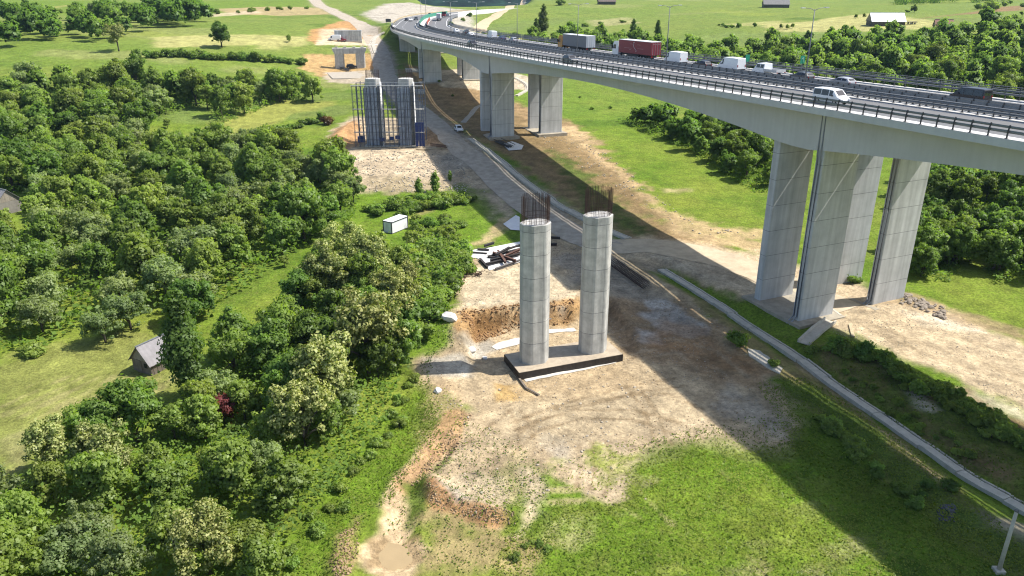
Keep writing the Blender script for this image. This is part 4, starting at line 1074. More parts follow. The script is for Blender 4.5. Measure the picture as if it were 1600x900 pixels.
# flatbed pickup
e = on_deck('flatbed_pickup', 'white double cab flatbed pickup with an empty bed behind the second tall van', 'pickup', 1196, 21.8, True)
c = MB(); st = [(-.5,.5,1.3,2.1,.95,.80),(-.45,.45,1.3,2.18,.97,.82),(.9,.42,1.3,2.2,.98,.82),(1.5,.42,1.28,2.1,.97,.80),(2.15,.44,1.22,1.3,.95,.78),(2.75,.5,.95,1.0,.85,.7),(2.85,.55,.8,.84,.75,.6)]
c.sweep(shape_mesh(st)); c.build('cab', P_WHITE, e)
for a, b in ((-.3, .5), (.62, 1.55)):
    for sy in (-1, 1):
        g = MB(); g.add([(a, sy*.985, 1.4), (b, sy*.985, 1.4), (b-.1, sy*.87, 2.0), (a, sy*.87, 2.0)], [(0, 1, 2, 3)]); g.build('side_window', M_GLASS, e)
g = MB(); g.add([(1.66, -.64, 1.98), (1.66, .64, 1.98), (2.1, .64, 1.42), (2.1, -.64, 1.42)], [(0, 1, 2, 3)]); g.build('windscreen', M_GLASS, e)
b = MB(); b.box((-2.1, 0, .95), (3.3, 2.1, .1))
for sy in (-1, 1): b.box((-2.1, sy*1.03, 1.15), (3.3, .05, .36))
b.box((-3.73, 0, 1.15), (.05, 2.1, .36)); b.build('bed', paint_mat('pale_bed', (.5, .5, .49), .6), e)
for sy in (-1, 1):
    h = MB(); h.box((-3.75, sy*.85, .85), (.06, .25, .14)); h.build('tail_light', M_TAIL, e)
wheels(e, [(x, sy*.85) for x in (-2.4, 1.9) for sy in (-1, 1)], .36, .25)
# vehicles on the ground
def ground_vehicle(name, kind, paint, label, cat, px, py, yaw):
    p = G(px, py); e = thing(name, label, cat, (p[0], p[1], p[2]+.12), yaw); vehicle_parts(e, kind, paint); return e
hd = np.array(G(704, 188)) - np.array(G(734, 222))
ground_vehicle('car', 'suv', P_WHITE, 'white car with a black rear window driving on the dirt road beside the scaffold', 'car', 717, 206, math.atan2(hd[1], hd[0])+math.pi)
ground_vehicle('van', 'van', P_WHITE, 'white van parked in front of the abutment wall', 'van', 523, 64, R(185))
ground_vehicle('car', 'suv', P_RED, 'dark red car parked beside the white van at the abutment', 'car', 534, 65, R(10))
ground_vehicle('car', 'suv', P_BLACK, 'black car parked at the foot of the portal pier', 'car', 550, 107, R(8))

# lamp posts along the median --------------------------------------------------
lp = thing('lamp_post', 'grey double armed lamp post on the median, farthest right of the row', 'lamp post', (0, 0, 0), 0, 'lamp posts along the motorway median')
mb = MB(); mb.tube([(0, 0, 0), (0, 0, 6), (0, 0, 11.4)], .1, 8, [.12, .09, .06]); mb.box((0, 0, .15), (.34, .34, .3)); mb.build('pole', M_STEEL, lp, True)
for sx in (-1, 1):
    mb = MB(); mb.tube([(0, 0, 11.2), (sx*.8, 0, 11.5), (sx*2.0, 0, 11.6)], .045, 6); a_ = mb.build('arm', M_STEEL, lp, True)
    mb = MB(); mb.box((sx*2.25, 0, 11.6), (.7, .3, .12)); mb.build('lamp_head', mat('lamp_grey', (.45, .46, .47), .5, var=.05), lp)
POSTS = [(1258, None), (1041, 'grey double armed lamp post on the median behind the maroon lorry and tall van'), (901, 'grey double armed lamp post on the median in front of the grey box lorry'), (808, 'grey double armed lamp post on the median near the pair of tall poplars'), (745, 'grey double armed lamp post on the median at the foot of the pale hill track'),
         (705, 'grey double armed lamp post on the median in front of the white wall'), (690, 'grey double armed lamp post at the white box lorry in the bend'), (679, 'grey double armed lamp post at the end of the green glare screen')]
for i, (px, lab) in enumerate(POSTS):
    o = lp if i == 0 else copy_tree(lp)
    if lab: o['label'] = lab
    s = solve_s(px, 13.0)
    if i >= 6: s = S_END + (i-5)*38
    p, a, r = frame_at(s); o.location = mpoint(s, 13.0, .1 if s < S_END else -.1); o.rotation_euler = (0, 0, math.atan2(r[1], r[0]))
# green road sign
e = on_deck('road_sign', 'small green road sign with a white arrow mark on the far edge of the viaduct', 'road sign', 1252, 27.6, True)
mb = MB(); mb.bar((0, 0, 0), (0, 0, 3.4), .08); mb.build('post', M_STEEL, e)
mb = MB(); mb.box((-.06, 0, 2.7), (.05, 1.0, 1.3)); pl = mb.build('sign_panel', mat('sign_green', (.01, .22, .13), .5, var=.05), e)
mb = MB(); mb.bar((-.095, -.1, 2.3), (-.095, -.1, 3.05), .08, .02); mb.bar((-.095, -.1, 3.05), (-.095, .2, 2.8), .08, .02); mb.build('white_mark', M_PAINT, pl)
e = on_deck('road_sign', 'small green road sign half hidden behind the second tall white van', 'road sign', 1167, 27.6, True)
mb = MB(); mb.bar((0, 0, 0), (0, 0, 2.6), .08); mb.build('post', M_STEEL, e)
mb = MB(); mb.box((-.06, 0, 2.0), (.05, 1.0, 1.3)); mb.build('sign_panel', mat('sign_green', (.01, .22, .13)), e)
# gantry box on the bend's outer edge
p = G(607, 39); e = thing('sign_cabinet', 'dark square equipment cabinet on posts beside the end of the viaduct', 'cabinet', (p[0], p[1], p[2]), .2)
mb = MB(); mb.box((0, 0, 2.2), (2.6, .5, 1.5)); mb.build('panel', M_STEELD, e)
for sx in (-1, 1):
    mb = MB(); mb.bar((sx*.9, 0, -.2), (sx*.9, 0, 2.3), .12); mb.build('post', M_STEEL, e)

# ================================================================== HUTS, SHEDS AND SITE CLUTTER
M_TILE = mat('hut_sheet_roof', (.21, .20, .205), .8, var=.18, scale=.8)
M_TIN = mat('tin_roof', (.68, .69, .70), .45, var=.08, scale=.6)
M_GABLE = mat('gable_board', (.24, .21, .17), .9, var=.25, scale=1.5, streak=.3)
def hut(name, label, loc, rz, L, W, eave, ridge, roofm, wallm, ribs=True, door=True, cat='hut', over=.35):
    e = thing(name, label, cat, loc, rz)
    m = MB(); m.add([(sx*L/2, sy*W/2, z) for z in (-.4, eave) for sx, sy in ((-1,-1),(1,-1),(1,1),(-1,1))], [(0,1,5,4),(1,2,6,5),(2,3,7,6),(3,0,4,7),(0,3,2,1)])
    wl = m.build('wall', wallm, e)
    for sx in (-1, 1):
        g = MB(); g.prism([(-W/2, eave), (W/2, eave), (0, ridge-.08)], -.04, .04, Matrix(((0,0,1),(1,0,0),(0,1,0))), (sx*(L/2-.02), 0, 0)); g.build('gable', M_GABLE, wl)
    sl = (ridge-eave)/(W/2)
    r_ = MB()
    for sy in (-1, 1):
        y0, z0 = sy*(W/2+over), eave-over*sl
        n = int((L+2*over)/.3) if ribs else 2
        xs = np.linspace(-L/2-over, L/2+over, n+1); top = []; bot = []
        secs = []
        for i, x in enumerate(xs):
            lift = .045 if (i % 2 and ribs) else 0
            secs.append([(x, y0, z0+lift), (x, 0, ridge+lift), (x, 0, ridge+lift+.06), (x, y0, z0+lift+.06)])
        r_.sweep(secs)
    rf = r_.build('roof', roofm, e)
    rc = MB(); rc.bar((-L/2-over, 0, ridge+.08), (L/2+over, 0, ridge+.08), .22, .10); rc.build('ridge_cap', M_STEEL if roofm is not M_TIN else M_TIN, rf)
    if door:
        d = MB(); d.box((-L/2-.03, W*.12, .85), (.06, .9, 1.8)); d.build('door', M_WOOD, wl)
        d = MB(); d.box((-L/2-.03, -W*.24, 1.2), (.05, .5, .6)); d.build('window', M_GLASS, wl)
        d = MB()
        for k in range(int(L/.6)): d.box((-L/2+.4+k*.6, -W/2-.02, eave*.5), (.09, .05, eave*.9))
        d.build('batten', M_WOOD, wl)
    return e
p = G(226, 582); hut('wooden_hut', 'small wooden hut with a ribbed grey roof standing in the mown meadow', (p[0]+1.1, p[1]+2.3, p[2]), R(62), 5.4, 3.5, 1.8, 3.8, M_TILE, M_WOOD)
p = G(14, 334); hut('grey_hut', 'grey gabled hut among the trees at the left edge', (p[0]-3.2, p[1]+2, p[2]), R(-28), 8, 5.2, 2.6, 5.0, M_TILE, mat('hut_plaster', (.20, .185, .16), .9, var=.2))
p = G(1386, 40); hut('barn', 'long barn with a bright white metal roof in the yellow field', (p[0], p[1]+2, p[2]-.2), R(-4), 14.5, 7.5, 2.2, 5.6, M_TIN, mat('dark_barn_board', (.075, .07, .06), .9, var=.2), ribs=False, cat='barn')
p = G(1213, 12); hut('barn', 'dark low barn with a pale ridge on the hilltop above the road sign', (p[0], p[1]+2, p[2]), R(-8), 16, 8, 2.2, 5.0, mat('dull_roof', (.16, .155, .15), .8, var=.2), mat('dark_barn_board', (.075, .07, .06)), ribs=False, cat='barn')
p = G(948, 7); hut('shed', 'brown roofed shed at the top edge of the hill above the maroon lorry', (p[0], p[1]+2, p[2]), R(3), 12, 7, 2.2, 5.5, mat('brown_roof', (.13, .10, .085), .8, var=.25), mat('dark_barn_board', (.075, .07, .06)), ribs=False, cat='shed')
p = G(1474, 47); hut('red_roofed_shed', 'small shed with a faded red roof right of the white roofed barn', (p[0], p[1]+1, p[2]), R(-15), 6.5, 5, 1.8, 4.2, mat('faded_red_roof', (.23, .12, .085), .8, var=.2), M_WOOD, ribs=False, cat='shed')
# parts of a junk trailer beside the barn
p = G(1424, 38); e = thing('farm_trailer', 'low farm trailer standing beside the white roofed barn', 'trailer', p, .1)
mb = MB(); mb.box((0, 0, 1.0), (4.2, 2, .3)); mb.build('bed', M_WOOD, e)
wheels(e, [(x, sy) for x in (-1, 1) for sy in (-1, 1)], .4, .25)
# site container
p = G(617, 363); e = thing('site_container', 'white site container with dark frame among the trees', 'container', (p[0], p[1]+1.5, p[2]-.2), R(58)); e.scale = (.88, .88, .88)
mb = MB(); mb.box((0, 0, 1.5), (5.4, 2.35, 2.55)); bx = mb.build('walls', mat('white_panel', (.70, .71, .72), .5, var=.05), e)
mb = MB(); mb.box((0, 0, 2.86), (5.5, 2.45, .14)); mb.build('roof', mat('white_panel', (.7, .71, .72)), e)
mb = MB()
for sx in (-1, 1):
    for sy in (-1, 1): mb.bar((sx*2.72, sy*1.19, .2), (sx*2.72, sy*1.19, 2.95), .16)
    mb.bar((sx*2.72, -1.19, 2.78), (sx*2.72, 1.19, 2.78), .15); mb.bar((sx*2.72, -1.19, .25), (sx*2.72, 1.19, .25), .15)
for sy in (-1, 1): mb.bar((-2.7, sy*1.19, 2.78), (2.7, sy*1.19, 2.78), .15); mb.bar((-2.7, sy*1.19, .25), (2.7, sy*1.19, .25), .15)
mb.build('frame', M_TRIM, e)
mb = MB(); mb.box((-2.71, 0, 1.45), (.04, .95, 2.0)); mb.build('door', mat('white_door', (.62, .63, .64), .5), e)
# tank by the scaffold
p = G(565, 222); e = thing('blue_tank', 'blue plastic tank on the ground left of the scaffold', 'tank', p, .2)
mb = MB(); mb.prism(stadium(1.0, .7), 0, 1.5); mb.build('body', M_BLUE, e); mb = MB(); mb.prism(stadium(.5, .3), 1.5, 1.7); mb.build('lid', M_TRIM, e)
# pole in the right foreground
p = G(1560, 893); e = thing('concrete_pole', 'bare grey concrete pole rising from a small base in the lower right corner', 'pole', p)
mb = MB(); mb.tube([(0, 0, -.2), (0, 0, 3), (0, 0, 6.4)], .2, 12, [.19, .17, .14]); mb.build('shaft', M_CHAN, e, True)
mb = MB(); mb.prism([(.4, -.4), (.4, .4), (-.4, .4), (-.4, -.4)], -.3, .28); mb.build('base', M_CHAN, e)
mb = MB(); mb.prism([(.18*math.cos(k), .18*math.sin(k)) for k in np.arange(0, 6.28, .52)], 6.4, 6.5); mb.build('cap', mat('dark_cap', (.1, .1, .1), .7), e)
# white sheet with steel beams
sheet_px = [(727,393),(765,388),(812,378),(816,402),(815,410),(765,423),(748,405),(730,402)]
W_ = gpts(sheet_px); zz = [gz(*q)+.12 for q in W_]
mb = MB(); c_ = np.mean(W_, 0)
ring = [(x, y, z+.05*math.sin(i*2.1)) for i, ((x, y), z) in enumerate(zip(W_, zz))]
mid = [tuple(np.array(q)*.5 + np.array([c_[0], c_[1], gz(*c_)+.2])*.5 + np.array([0, 0, .12*math.cos(i*1.7)])) for i, q in enumerate(ring)]
n = len(ring); mb.add(ring+mid+[(c_[0], c_[1], gz(*c_)+.2)], [(i, (i+1) % n, n+(i+1) % n, n+i) for i in range(n)] + [(n+i, n+(i+1) % n, 2*n) for i in range(n)])
tag(mb.build('white_sheet', M_WHITE, None, True), 'large white plastic sheet under the dark steel beams left of the columns', 'sheet')
W2 = gpts([(786,351),(806,338),(812,340),(812,362),(798,360)]); mb = MB()
mb.add([(x, y, gz(x, y)+.15+.12*(i % 2)) for i, (x, y) in enumerate(W2)], [tuple(range(len(W2)))])
tag(mb.build('grey_sheet', M_WHITE), 'smaller pale grey sheet lying on the grass behind the left column', 'sheet')
W3 = gpts([(785,226),(800,222),(818,228),(815,235),(795,236)]); mb = MB()
mb.add([(x, y, gz(x, y)+.15+.1*(i % 2)) for i, (x, y) in enumerate(W3)], [tuple(range(len(W3)))])
tag(mb.build('white_sheet', M_WHITE), 'small white sheet in the shade at the foot of the far viaduct pier', 'sheet')
tag(drape('white_membrane', [(774,546),(800,535),(830,525),(865,518),(899,513)], [.6, 1.5, .9, 1.6, 1.0], mat('dirty_membrane', (.52, .49, .44), .8, var=.3, scale=1.2), .07, .3, 1.2, 7), 'long crumpled white membrane strip lying behind the footing of the two columns', 'sheet')
# H beams
M_BEAM = mat('dark_steel_beam', (.045, .038, .035), .6, metal=.2, var=.3, scale=2)
M_BEAMR = mat('rusty_steel_beam', (.10, .05, .035), .75, var=.3, scale=2)
def hbeam(px0, px1, label, m=M_BEAM, lift=.25, h=.42, group=None, name='steel_beam'):
    a = G(*px0); b = G(*px1); a = Vector((a[0], a[1], a[2]+lift)); b = Vector((b[0], b[1], b[2]+lift))
    mb = MB(); d = (b-a).normalized(); r = Vector((-d.y, d.x, 0))
    prof = [(-.2, -h/2), (.2, -h/2), (.2, -h/2+.07), (.05, -h/2+.07), (.05, h/2-.07), (.2, h/2-.07), (.2, h/2), (-.2, h/2), (-.2, h/2-.07), (-.05, h/2-.07), (-.05, -h/2+.07), (-.2, -h/2+.07)]
    mb.sweep([[p + r*x + Vector((0, 0, z)) for x, z in prof] for p in (a, b)])
    return tag(mb.build(name, m), label, 'steel beam', group)
grp = 'steel beams heaped on the white sheet'
BL = 'dark steel beam lying in the tangled heap on the large white sheet'
for q0, q1, m, lf in (((762,404),(812,392),M_BEAM,.3),((763,404),(800,409),M_BEAM,.25),((750,407),(762,420),M_BEAM,.25),((770,401),(806,414),M_BEAMR,.75),((778,399),(790,417),M_BEAMR,.8),((760,417),(790,410),M_BEAM,.5),((766,412),(812,402),M_BEAM,.6),((785,397),(814,400),M_BEAM,.5),((790,408),(814,397),M_BEAMR,.95),((775,408),(796,396),M_BEAM,1.1)):
    hbeam(q0, q1, BL, m, lf, group=grp)
hbeam((774,423),(813,409), 'long grey steel beam along the front edge of the white sheet', mat('grey_beam', (.12, .11, .105), .6, var=.2))
hbeam((726,396),(761,399), 'dark steel beam on the back left corner of the white sheet')
hbeam((746,392),(764,393), 'short dark steel beam behind the longer one at the sheet\'s left corner')
hbeam((757,390),(772,385), 'dark bent steel piece sticking up at the grassy edge of the sheet', lift=.7)
hbeam((786,394),(814,385), 'dark steel beam at the far right edge of the white sheet')
hbeam((858,378),(875,379), 'dark steel beam just right of the left column, the higher of the stacked pair', lift=.9)
hbeam((858,384),(870,384), 'dark steel beam just right of the left column, the lower of the stacked pair', lift=.3)
# rusty heap, bars and prefabricated cage
p = G(747, 430); mb = MB(); rr = random.Random(2)
for k in range(40):
    a = Vector((rr.uniform(-.7, .7), rr.uniform(-.6, .6), rr.uniform(.05, .5))); b = a + Vector((rr.uniform(-.7, .7), rr.uniform(-.7, .7), rr.uniform(-.2, .3))); mb.bar(a, b, .06)
o = mb.build('scrap_heap', M_RUST); o.location = p; tag(o, 'small dark heap of rusty scrap on the pale ground left of the columns', 'scrap heap')
def rods(name, px0, px1, n, label, spread=.35, r=.05, m=M_RUST):
    a = Vector(G(*px0)); b = Vector(G(*px1)); rr = random.Random(n); mb = MB(); d = (b-a).normalized(); s = Vector((-d.y, d.x, 0))
    for k in range(n):
        q = s*rr.uniform(-spread, spread) + Vector((0, 0, .08+rr.uniform(0, spread*.7))); e0 = d*rr.uniform(-.4, .4); mb.bar(a+q+e0, b+q+e0+s*rr.uniform(-.1, .1), r)
    return tag(mb.build(name, m), label, 'steel bars')
rods('rebar_bundle', (722,449), (741,423), 2, 'pair of thin dark bars lying by the tree edge left of the columns', .5)
rods('rebar_bundle', (727,413), (752,414), 2, 'thin rusty bars just in front of the white sheet', .1)
rods('rebar_bundle', (722,434), (735,433), 3, 'short dark bars at the edge of the trees near the scrap heap', .3)
e = thing('rebar_cage_bundle', 'long dark prefabricated rebar cage lying in the shade beside the dirt road', 'rebar cage', (0, 0, 0))
a = Vector(G(958, 416)); b = Vector(G(1008, 452)); d = (b-a).normalized(); s_ = Vector((-d.y, d.x, 0)); mb = MB(); L = (b-a).length
for k in range(14):
    th = 2*math.pi*k/14; q = s_*math.cos(th)*.8 + Vector((0, 0, .75+.65*math.sin(th))); mb.bar(a+q, b+q, .05)
mb.build('long_bars', M_RUST, e)
mb = MB()
for k in range(int(L/.4)):
    pts = [a + d*k*.4 + s_*math.cos(2*math.pi*j/10)*.82 + Vector((0, 0, .75+.67*math.sin(2*math.pi*j/10))) for j in range(11)]
    for q, w2 in zip(pts[:-1], pts[1:]): mb.bar(q, w2, .03)
mb.build('stirrups', M_RUST, e)
# planks and scraps round the near pier and the pit
M_PLANK = mat('plank_wood', (.42, .34, .22), .85, var=.2, scale=2)
def plank(q0, q1, label, w_=.3, m=M_PLANK, lift=.12, name='plank', th=.12):
    a = Vector(G(*q0)) + Vector((0, 0, lift)); b = Vector(G(*q1)) + Vector((0, 0, lift)); mb = MB(); mb.bar(a, b, w_, th); return tag(mb.build(name, m), label, 'plank')
plank((1328,508), (1333,527), 'single pale plank on the sandy ground in front of the near pier', .45)
plank((1293,487), (1308,497), 'grey plank leaning by the corner of the near pier footing', .35, M_CHAN)
plank((1300,484), (1314,494), 'second grey plank beside the near pier footing, the one farther from the drain', .35, M_CHAN)
plank((803,582), (822,608), 'dark plank edging the pit at the front left corner of the footing', .25, M_WOOD, .2)
plank((822,608), (842,619), 'dark plank at the foot of the edging in front of the footing', .25, M_WOOD, .2)
plank((693,232), (650,234), 'pale plank on the ground right of the scaffold foot', .4)
def slab(poly, label, m=M_CHAN, h=.35, name='concrete_slab', cat='slab'):
    W = gpts(poly); z = min(gz(*q) for q in W); mb = MB(); mb.prism(W if seg_area(W) > 0 else W[::-1], z-.2, z+h); return tag(mb.build(name, m), label, cat)
def seg_area(W): return sum(W[i-1][0]*W[i][1]-W[i][0]*W[i-1][1] for i in range(len(W)))
slab([(1168,545),(1190,548),(1223,575),(1218,585),(1195,573),(1170,556)], 'flat concrete slab on the shaded slope above the drain channel', M_CHAN, .15)
slab([(833,487),(850,483),(870,480),(878,490),(850,500)], 'thin grey sheet on the orange bank between the two columns', mat('grey_board', (.33, .32, .32), .8, var=.2), .1, 'grey_board', 'board')
# boulders and stones
def rock(px, py, r, label, m=None, group=None):
    p = G(px, py); bm = bmesh.new(); bmesh.ops.create_icosphere(bm, subdivisions=2, radius=1)
    q = random.Random(int(px*7+py))
    off = Vector((q.random()*50, q.random()*50, q.random()*50))
    from mathutils import noise as nz
    for v in bm.verts: v.co *= 1 + .45*nz.noise(v.co*1.3+off); v.co = Vector((v.co.x*r*1.25, v.co.y*r, v.co.z*r*.7))
    me = bpy.data.meshes.new('rock'); bm.to_mesh(me); bm.free(); me.materials.append(m or mat('pale_rock', (.55, .53, .50), .9, var=.2, scale=1.5))
    o = link_obj('rock', me); o.location = (p[0], p[1], p[2]+r*.25); o.rotation_euler = (0, 0, q.random()*6)
    return tag(o, label, 'rock', group)
rock(703, 498, 1.0, 'white rock at the grassy edge of the pit, above the grey mud')
rock(737, 548, .55, 'white rock lying on the grey patch left of the footing')
rock(684, 611, .5, 'pale rock below the grey patch, near the tree edge')
rock(758, 560, .35, 'small pale stone between the grey patch and the footing')
RB = random.Random(9); RG = 'stones scattered over the bare site'
for k in range(70):
    px = RB.uniform(700, 1010); py = RB.uniform(600, 780)
    rock(px, py, RB.uniform(.07, .17), 'small brownish stone scattered on the bare ground in front of the columns', mat('site_stone', (.36, .31, .24), .9, var=.3), RG)
RG2 = 'rubble stones beside the near pier'
for k in range(60):
    px = RB.uniform(1408, 1475); py = 466+ (px-1408)*.35 + RB.uniform(-9, 9)
    rock(px, py, RB.uniform(.15, .45), 'grey brown rubble stone on the low ridge right of the near pier', mat('brown_rock', (.24, .20, .16), .9, var=.3), RG2)
for k in range(45):
    px = RB.uniform(1466, 1492); py = RB.uniform(790, 815)
    rock(px, py, RB.uniform(.10, .22), 'dark stone in the small black heap on the shaded grass', mat('black_rock', (.10, .10, .11), .9, var=.3), 'dark stones heaped on the shaded grass')
# little heaps round the far piers
rods('rebar_bundle', (524,104), (545,112), 10, 'dark heap of bars at the left foot of the portal pier', 1.0, .12, M_STEELD)
rods('rebar_bundle', (778,222), (800,232), 12, 'dark tangle of bars beside the small white sheet in the shade', 1.2, .12, M_STEELD)
rods('rebar_bundle', (676,228), (700,231), 8, 'twisted bars on the ground right of the scaffold', 1.0, .08, M_BEAMR)
slab([(495,67),(560,63),(590,68),(590,71),(498,72)], 'low white blinding slab in front of the abutment', M_WHITE, .4)
slab([(510,113),(577,110),(592,120),(520,124)], 'pale concrete working platform under the portal pier', mat('pale_platform', (.35, .31, .25), .9, var=.15), .3)
slab([(675,117),(690,122),(688,124),(674,119)], 'pale concrete beam lying under the viaduct near the second far pier', M_WHITE, .5)
slab([(648,140),(662,140),(664,147),(650,147)], 'pale slab stack in the grass under the viaduct', M_CHAN, .8)
slab([(633,108),(652,108),(654,113),(634,113)], 'farther pale slab stack in the deep shade under the viaduct', M_CHAN, .8)
slab([(653,112),(745,105),(750,118),(690,128)], 'wide pale footing platform under the second far pier', mat('pale_platform', (.35, .31, .25)), .2)

def clods(name, regions, n, rmin, rmax, m, seed, edge=.0):
    g = np.random.default_rng(seed); PP = []; RRr = []
    for poly, share in regions:
        W = gpts(poly); xs = [p[0] for p in W]; ys = [p[1] for p in W]; k = int(n*share)
        x = g.uniform(min(xs), max(xs), k*4); y = g.uniform(min(ys), max(ys), k*4)
        d = seg_dist(x, y, W, True); pr = np.clip(.5+1.6*fbm(x+3, y, 4, 4, .65), 0, 1)
        q = np.nonzero((d < edge) & (g.random(len(x)) < pr))[0][:k]
        r = rmin + (rmax-rmin)*g.random(len(q))**3.2
        PP.append(np.stack([x[q], y[q], H(x[q], y[q])+r*.2], 1)); RRr.append(r)
    P = np.concatenate(PP); r = np.concatenate(RRr); n = len(P)
    O = np.array([(1,0,0),(0,1,0),(-1,0,0),(0,-1,0),(0,0,.75),(0,0,-.6)], float)
    V = O[None]*(.65+.7*g.random((n, 6, 1)))*r[:, None, None]
    th = g.random(n)*6.28; cs, sn_ = np.cos(th)[:, None], np.sin(th)[:, None]
    V = np.stack([V[..., 0]*cs-V[..., 1]*sn_, V[..., 0]*sn_+V[..., 1]*cs, V[..., 2]], -1) + P[:, None]
    F = np.array([(0,1,4),(1,2,4),(2,3,4),(3,0,4),(1,0,5),(2,1,5),(3,2,5),(0,3,5)], np.int32)
    F = (F[None] + (np.arange(n)*6)[:, None, None]).astype(np.int32).reshape(-1)
    me = bpy.data.meshes.new(name); me.vertices.add(6*n); me.vertices.foreach_set('co', V.astype(np.float32).ravel())
    me.loops.add(len(F)); me.loops.foreach_set('vertex_index', F); me.polygons.add(len(F)//3)
    me.polygons.foreach_set('loop_start', (np.arange(len(F)//3)*3).astype(np.int32)); me.polygons.foreach_set('loop_total', np.full(len(F)//3, 3, np.int32))
    me.update(calc_edges=True); me.materials.append(m); return tag(link_obj(name, me), kind='stuff')
SITE = [(715,400),(815,378),(960,390),(1130,505),(1200,580),(1240,680),(1180,700),(1050,690),(985,735),(960,790),(860,740),(780,830),(670,770),(700,690),(650,600),(650,560),(705,490)]
clods('soil_clods', [(SITE, .8), ([(665,750),(730,785),(805,800),(805,822),(720,808),(668,785)], .2)], 6000, .03, .13, mat('clod_soil', (.30, .22, .135), .95, var=.35, scale=.25), 21)
clods('gravel', [(SITE, .7), ([(1330,470),(1470,480),(1600,545),(1600,645),(1420,560),(1300,520)], .3)], 5000, .03, .12, mat('gravel_grey', (.36, .32, .26), .95, var=.35, scale=.3), 22)
clods('bank_clods', [([(712,486),(800,476),(895,468),(900,505),(800,516),(735,530)], 1)], 1500, .05, .26, mat('clod_clay', (.27, .155, .07), .95, var=.4, scale=.4), 23)
clods('bank_clods', [([(520,850),(560,812),(560,850),(545,905),(522,905)], .4), ([(690,690),(720,640),(745,650),(700,720),(650,765),(640,755)], .6)], 1100, .04, .2, mat('clod_brown', (.28, .195, .115), .95, var=.4, scale=.4), 24)
clods('gravel', [([(530,235),(700,240),(760,300),(560,300)], .6), ([(800,195),(900,205),(1080,345),(1195,370),(1060,365),(940,280)], .4)], 4000, .06, .3, mat('gravel_grey', (.36, .34, .30)), 25)
# ================================================================== VEGETATION
def leaf_mat(name, col, var=.2, trans=.55, col2=None, mixr=.0, hue=.032):
    m = bpy.data.materials.new(name); m.use_nodes = True; t = m.node_tree; t.nodes.clear(); L = t.links.new
    out = N(t, 'ShaderNodeOutputMaterial'); at = N(t, 'ShaderNodeAttribute'); at.attribute_name = 'tint'
    oi = N(t, 'ShaderNodeObjectInfo')
    hs = N(t, 'ShaderNodeHueSaturation')
    mr = N(t, 'ShaderNodeMapRange'); mr.inputs['To Min'].default_value = .5-hue*.8; mr.inputs['To Max'].default_value = .5+hue*.1; L(oi.outputs['Random'], mr.inputs['Value']); L(mr.outputs[0], hs.inputs['Hue'])
    mv = N(t, 'ShaderNodeMath', operation='MULTIPLY'); L(oi.outputs['Random'], mv.inputs[0]); mv.inputs[1].default_value = 7.31
    fr = N(t, 'ShaderNodeMath', operation='FRACT'); L(mv.outputs[0], fr.inputs[0])
    mr2 = N(t, 'ShaderNodeMapRange'); mr2.inputs['To Min'].default_value = 1-var; mr2.inputs['To Max'].default_value = 1+var; L(fr.outputs[0], mr2.inputs['Value']); L(mr2.outputs[0], hs.inputs['Value'])
    mc = N(t, 'ShaderNodeMix', data_type='RGBA'); mc.inputs[6].default_value = (*[c*.80 for c in col], 1); mc.inputs[7].default_value = (*(col2 or [min(1, c*1.35) for c in col]), 1)
    L(at.outputs['Fac'], mc.inputs[0]); L(mc.outputs[2], hs.inputs['Color'])
    d = N(t, 'ShaderNodeBsdfDiffuse'); L(hs.outputs[0], d.inputs['Color'])
    tr = N(t, 'ShaderNodeBsdfTranslucent'); tm = N(t, 'ShaderNodeMix', data_type='RGBA', blend_type='MULTIPLY'); tm.inputs[0].default_value = 1; L(hs.outputs[0], tm.inputs[6]); tm.inputs[7].default_value = (1.25, 1.35, .55, 1); L(tm.outputs[2], tr.inputs['Color'])
    gl = N(t, 'ShaderNodeBsdfGlossy'); gl.inputs['Roughness'].default_value = .45; gl.inputs['Color'].default_value = (.8, .85, .8, 1)
    a = N(t, 'ShaderNodeMixShader'); a.inputs[0].default_value = trans; L(d.outputs[0], a.inputs[1]); L(tr.outputs[0], a.inputs[2])
    b = N(t, 'ShaderNodeMixShader'); b.inputs[0].default_value = .015; L(a.outputs[0], b.inputs[1]); L(gl.outputs[0], b.inputs[2])
    L(b.outputs[0], out.inputs['Surface'])
    MATS[name] = m; return m
L_DARK = leaf_mat('leaves_dark_green', (.122, .208, .042))
L_MID = leaf_mat('leaves_mid_green', (.165, .252, .052))
L_LIGHT = leaf_mat('leaves_light_green', (.20, .285, .062))
L_PALE = leaf_mat('leaves_pale_grey_green', (.20, .28, .10), col2=(.30, .38, .16), hue=.03)
L_BLOS = leaf_mat('leaves_and_cream_blossom', (.15, .22, .045), col2=(.40, .44, .17), hue=.03, trans=.35)
L_RED = leaf_mat('leaves_dull_red', (.17, .050, .050), hue=.02)
L_RUST = leaf_mat('leaves_rusty', (.15, .09, .04), hue=.02)
L_POP = leaf_mat('leaves_poplar', (.10, .165, .036))
M_BARK = mat('bark', (.085, .07, .055), .95, var=.3, scale=4)
M_TWIG = mat('pale_twigs', (.22, .20, .17), .95, var=.2)

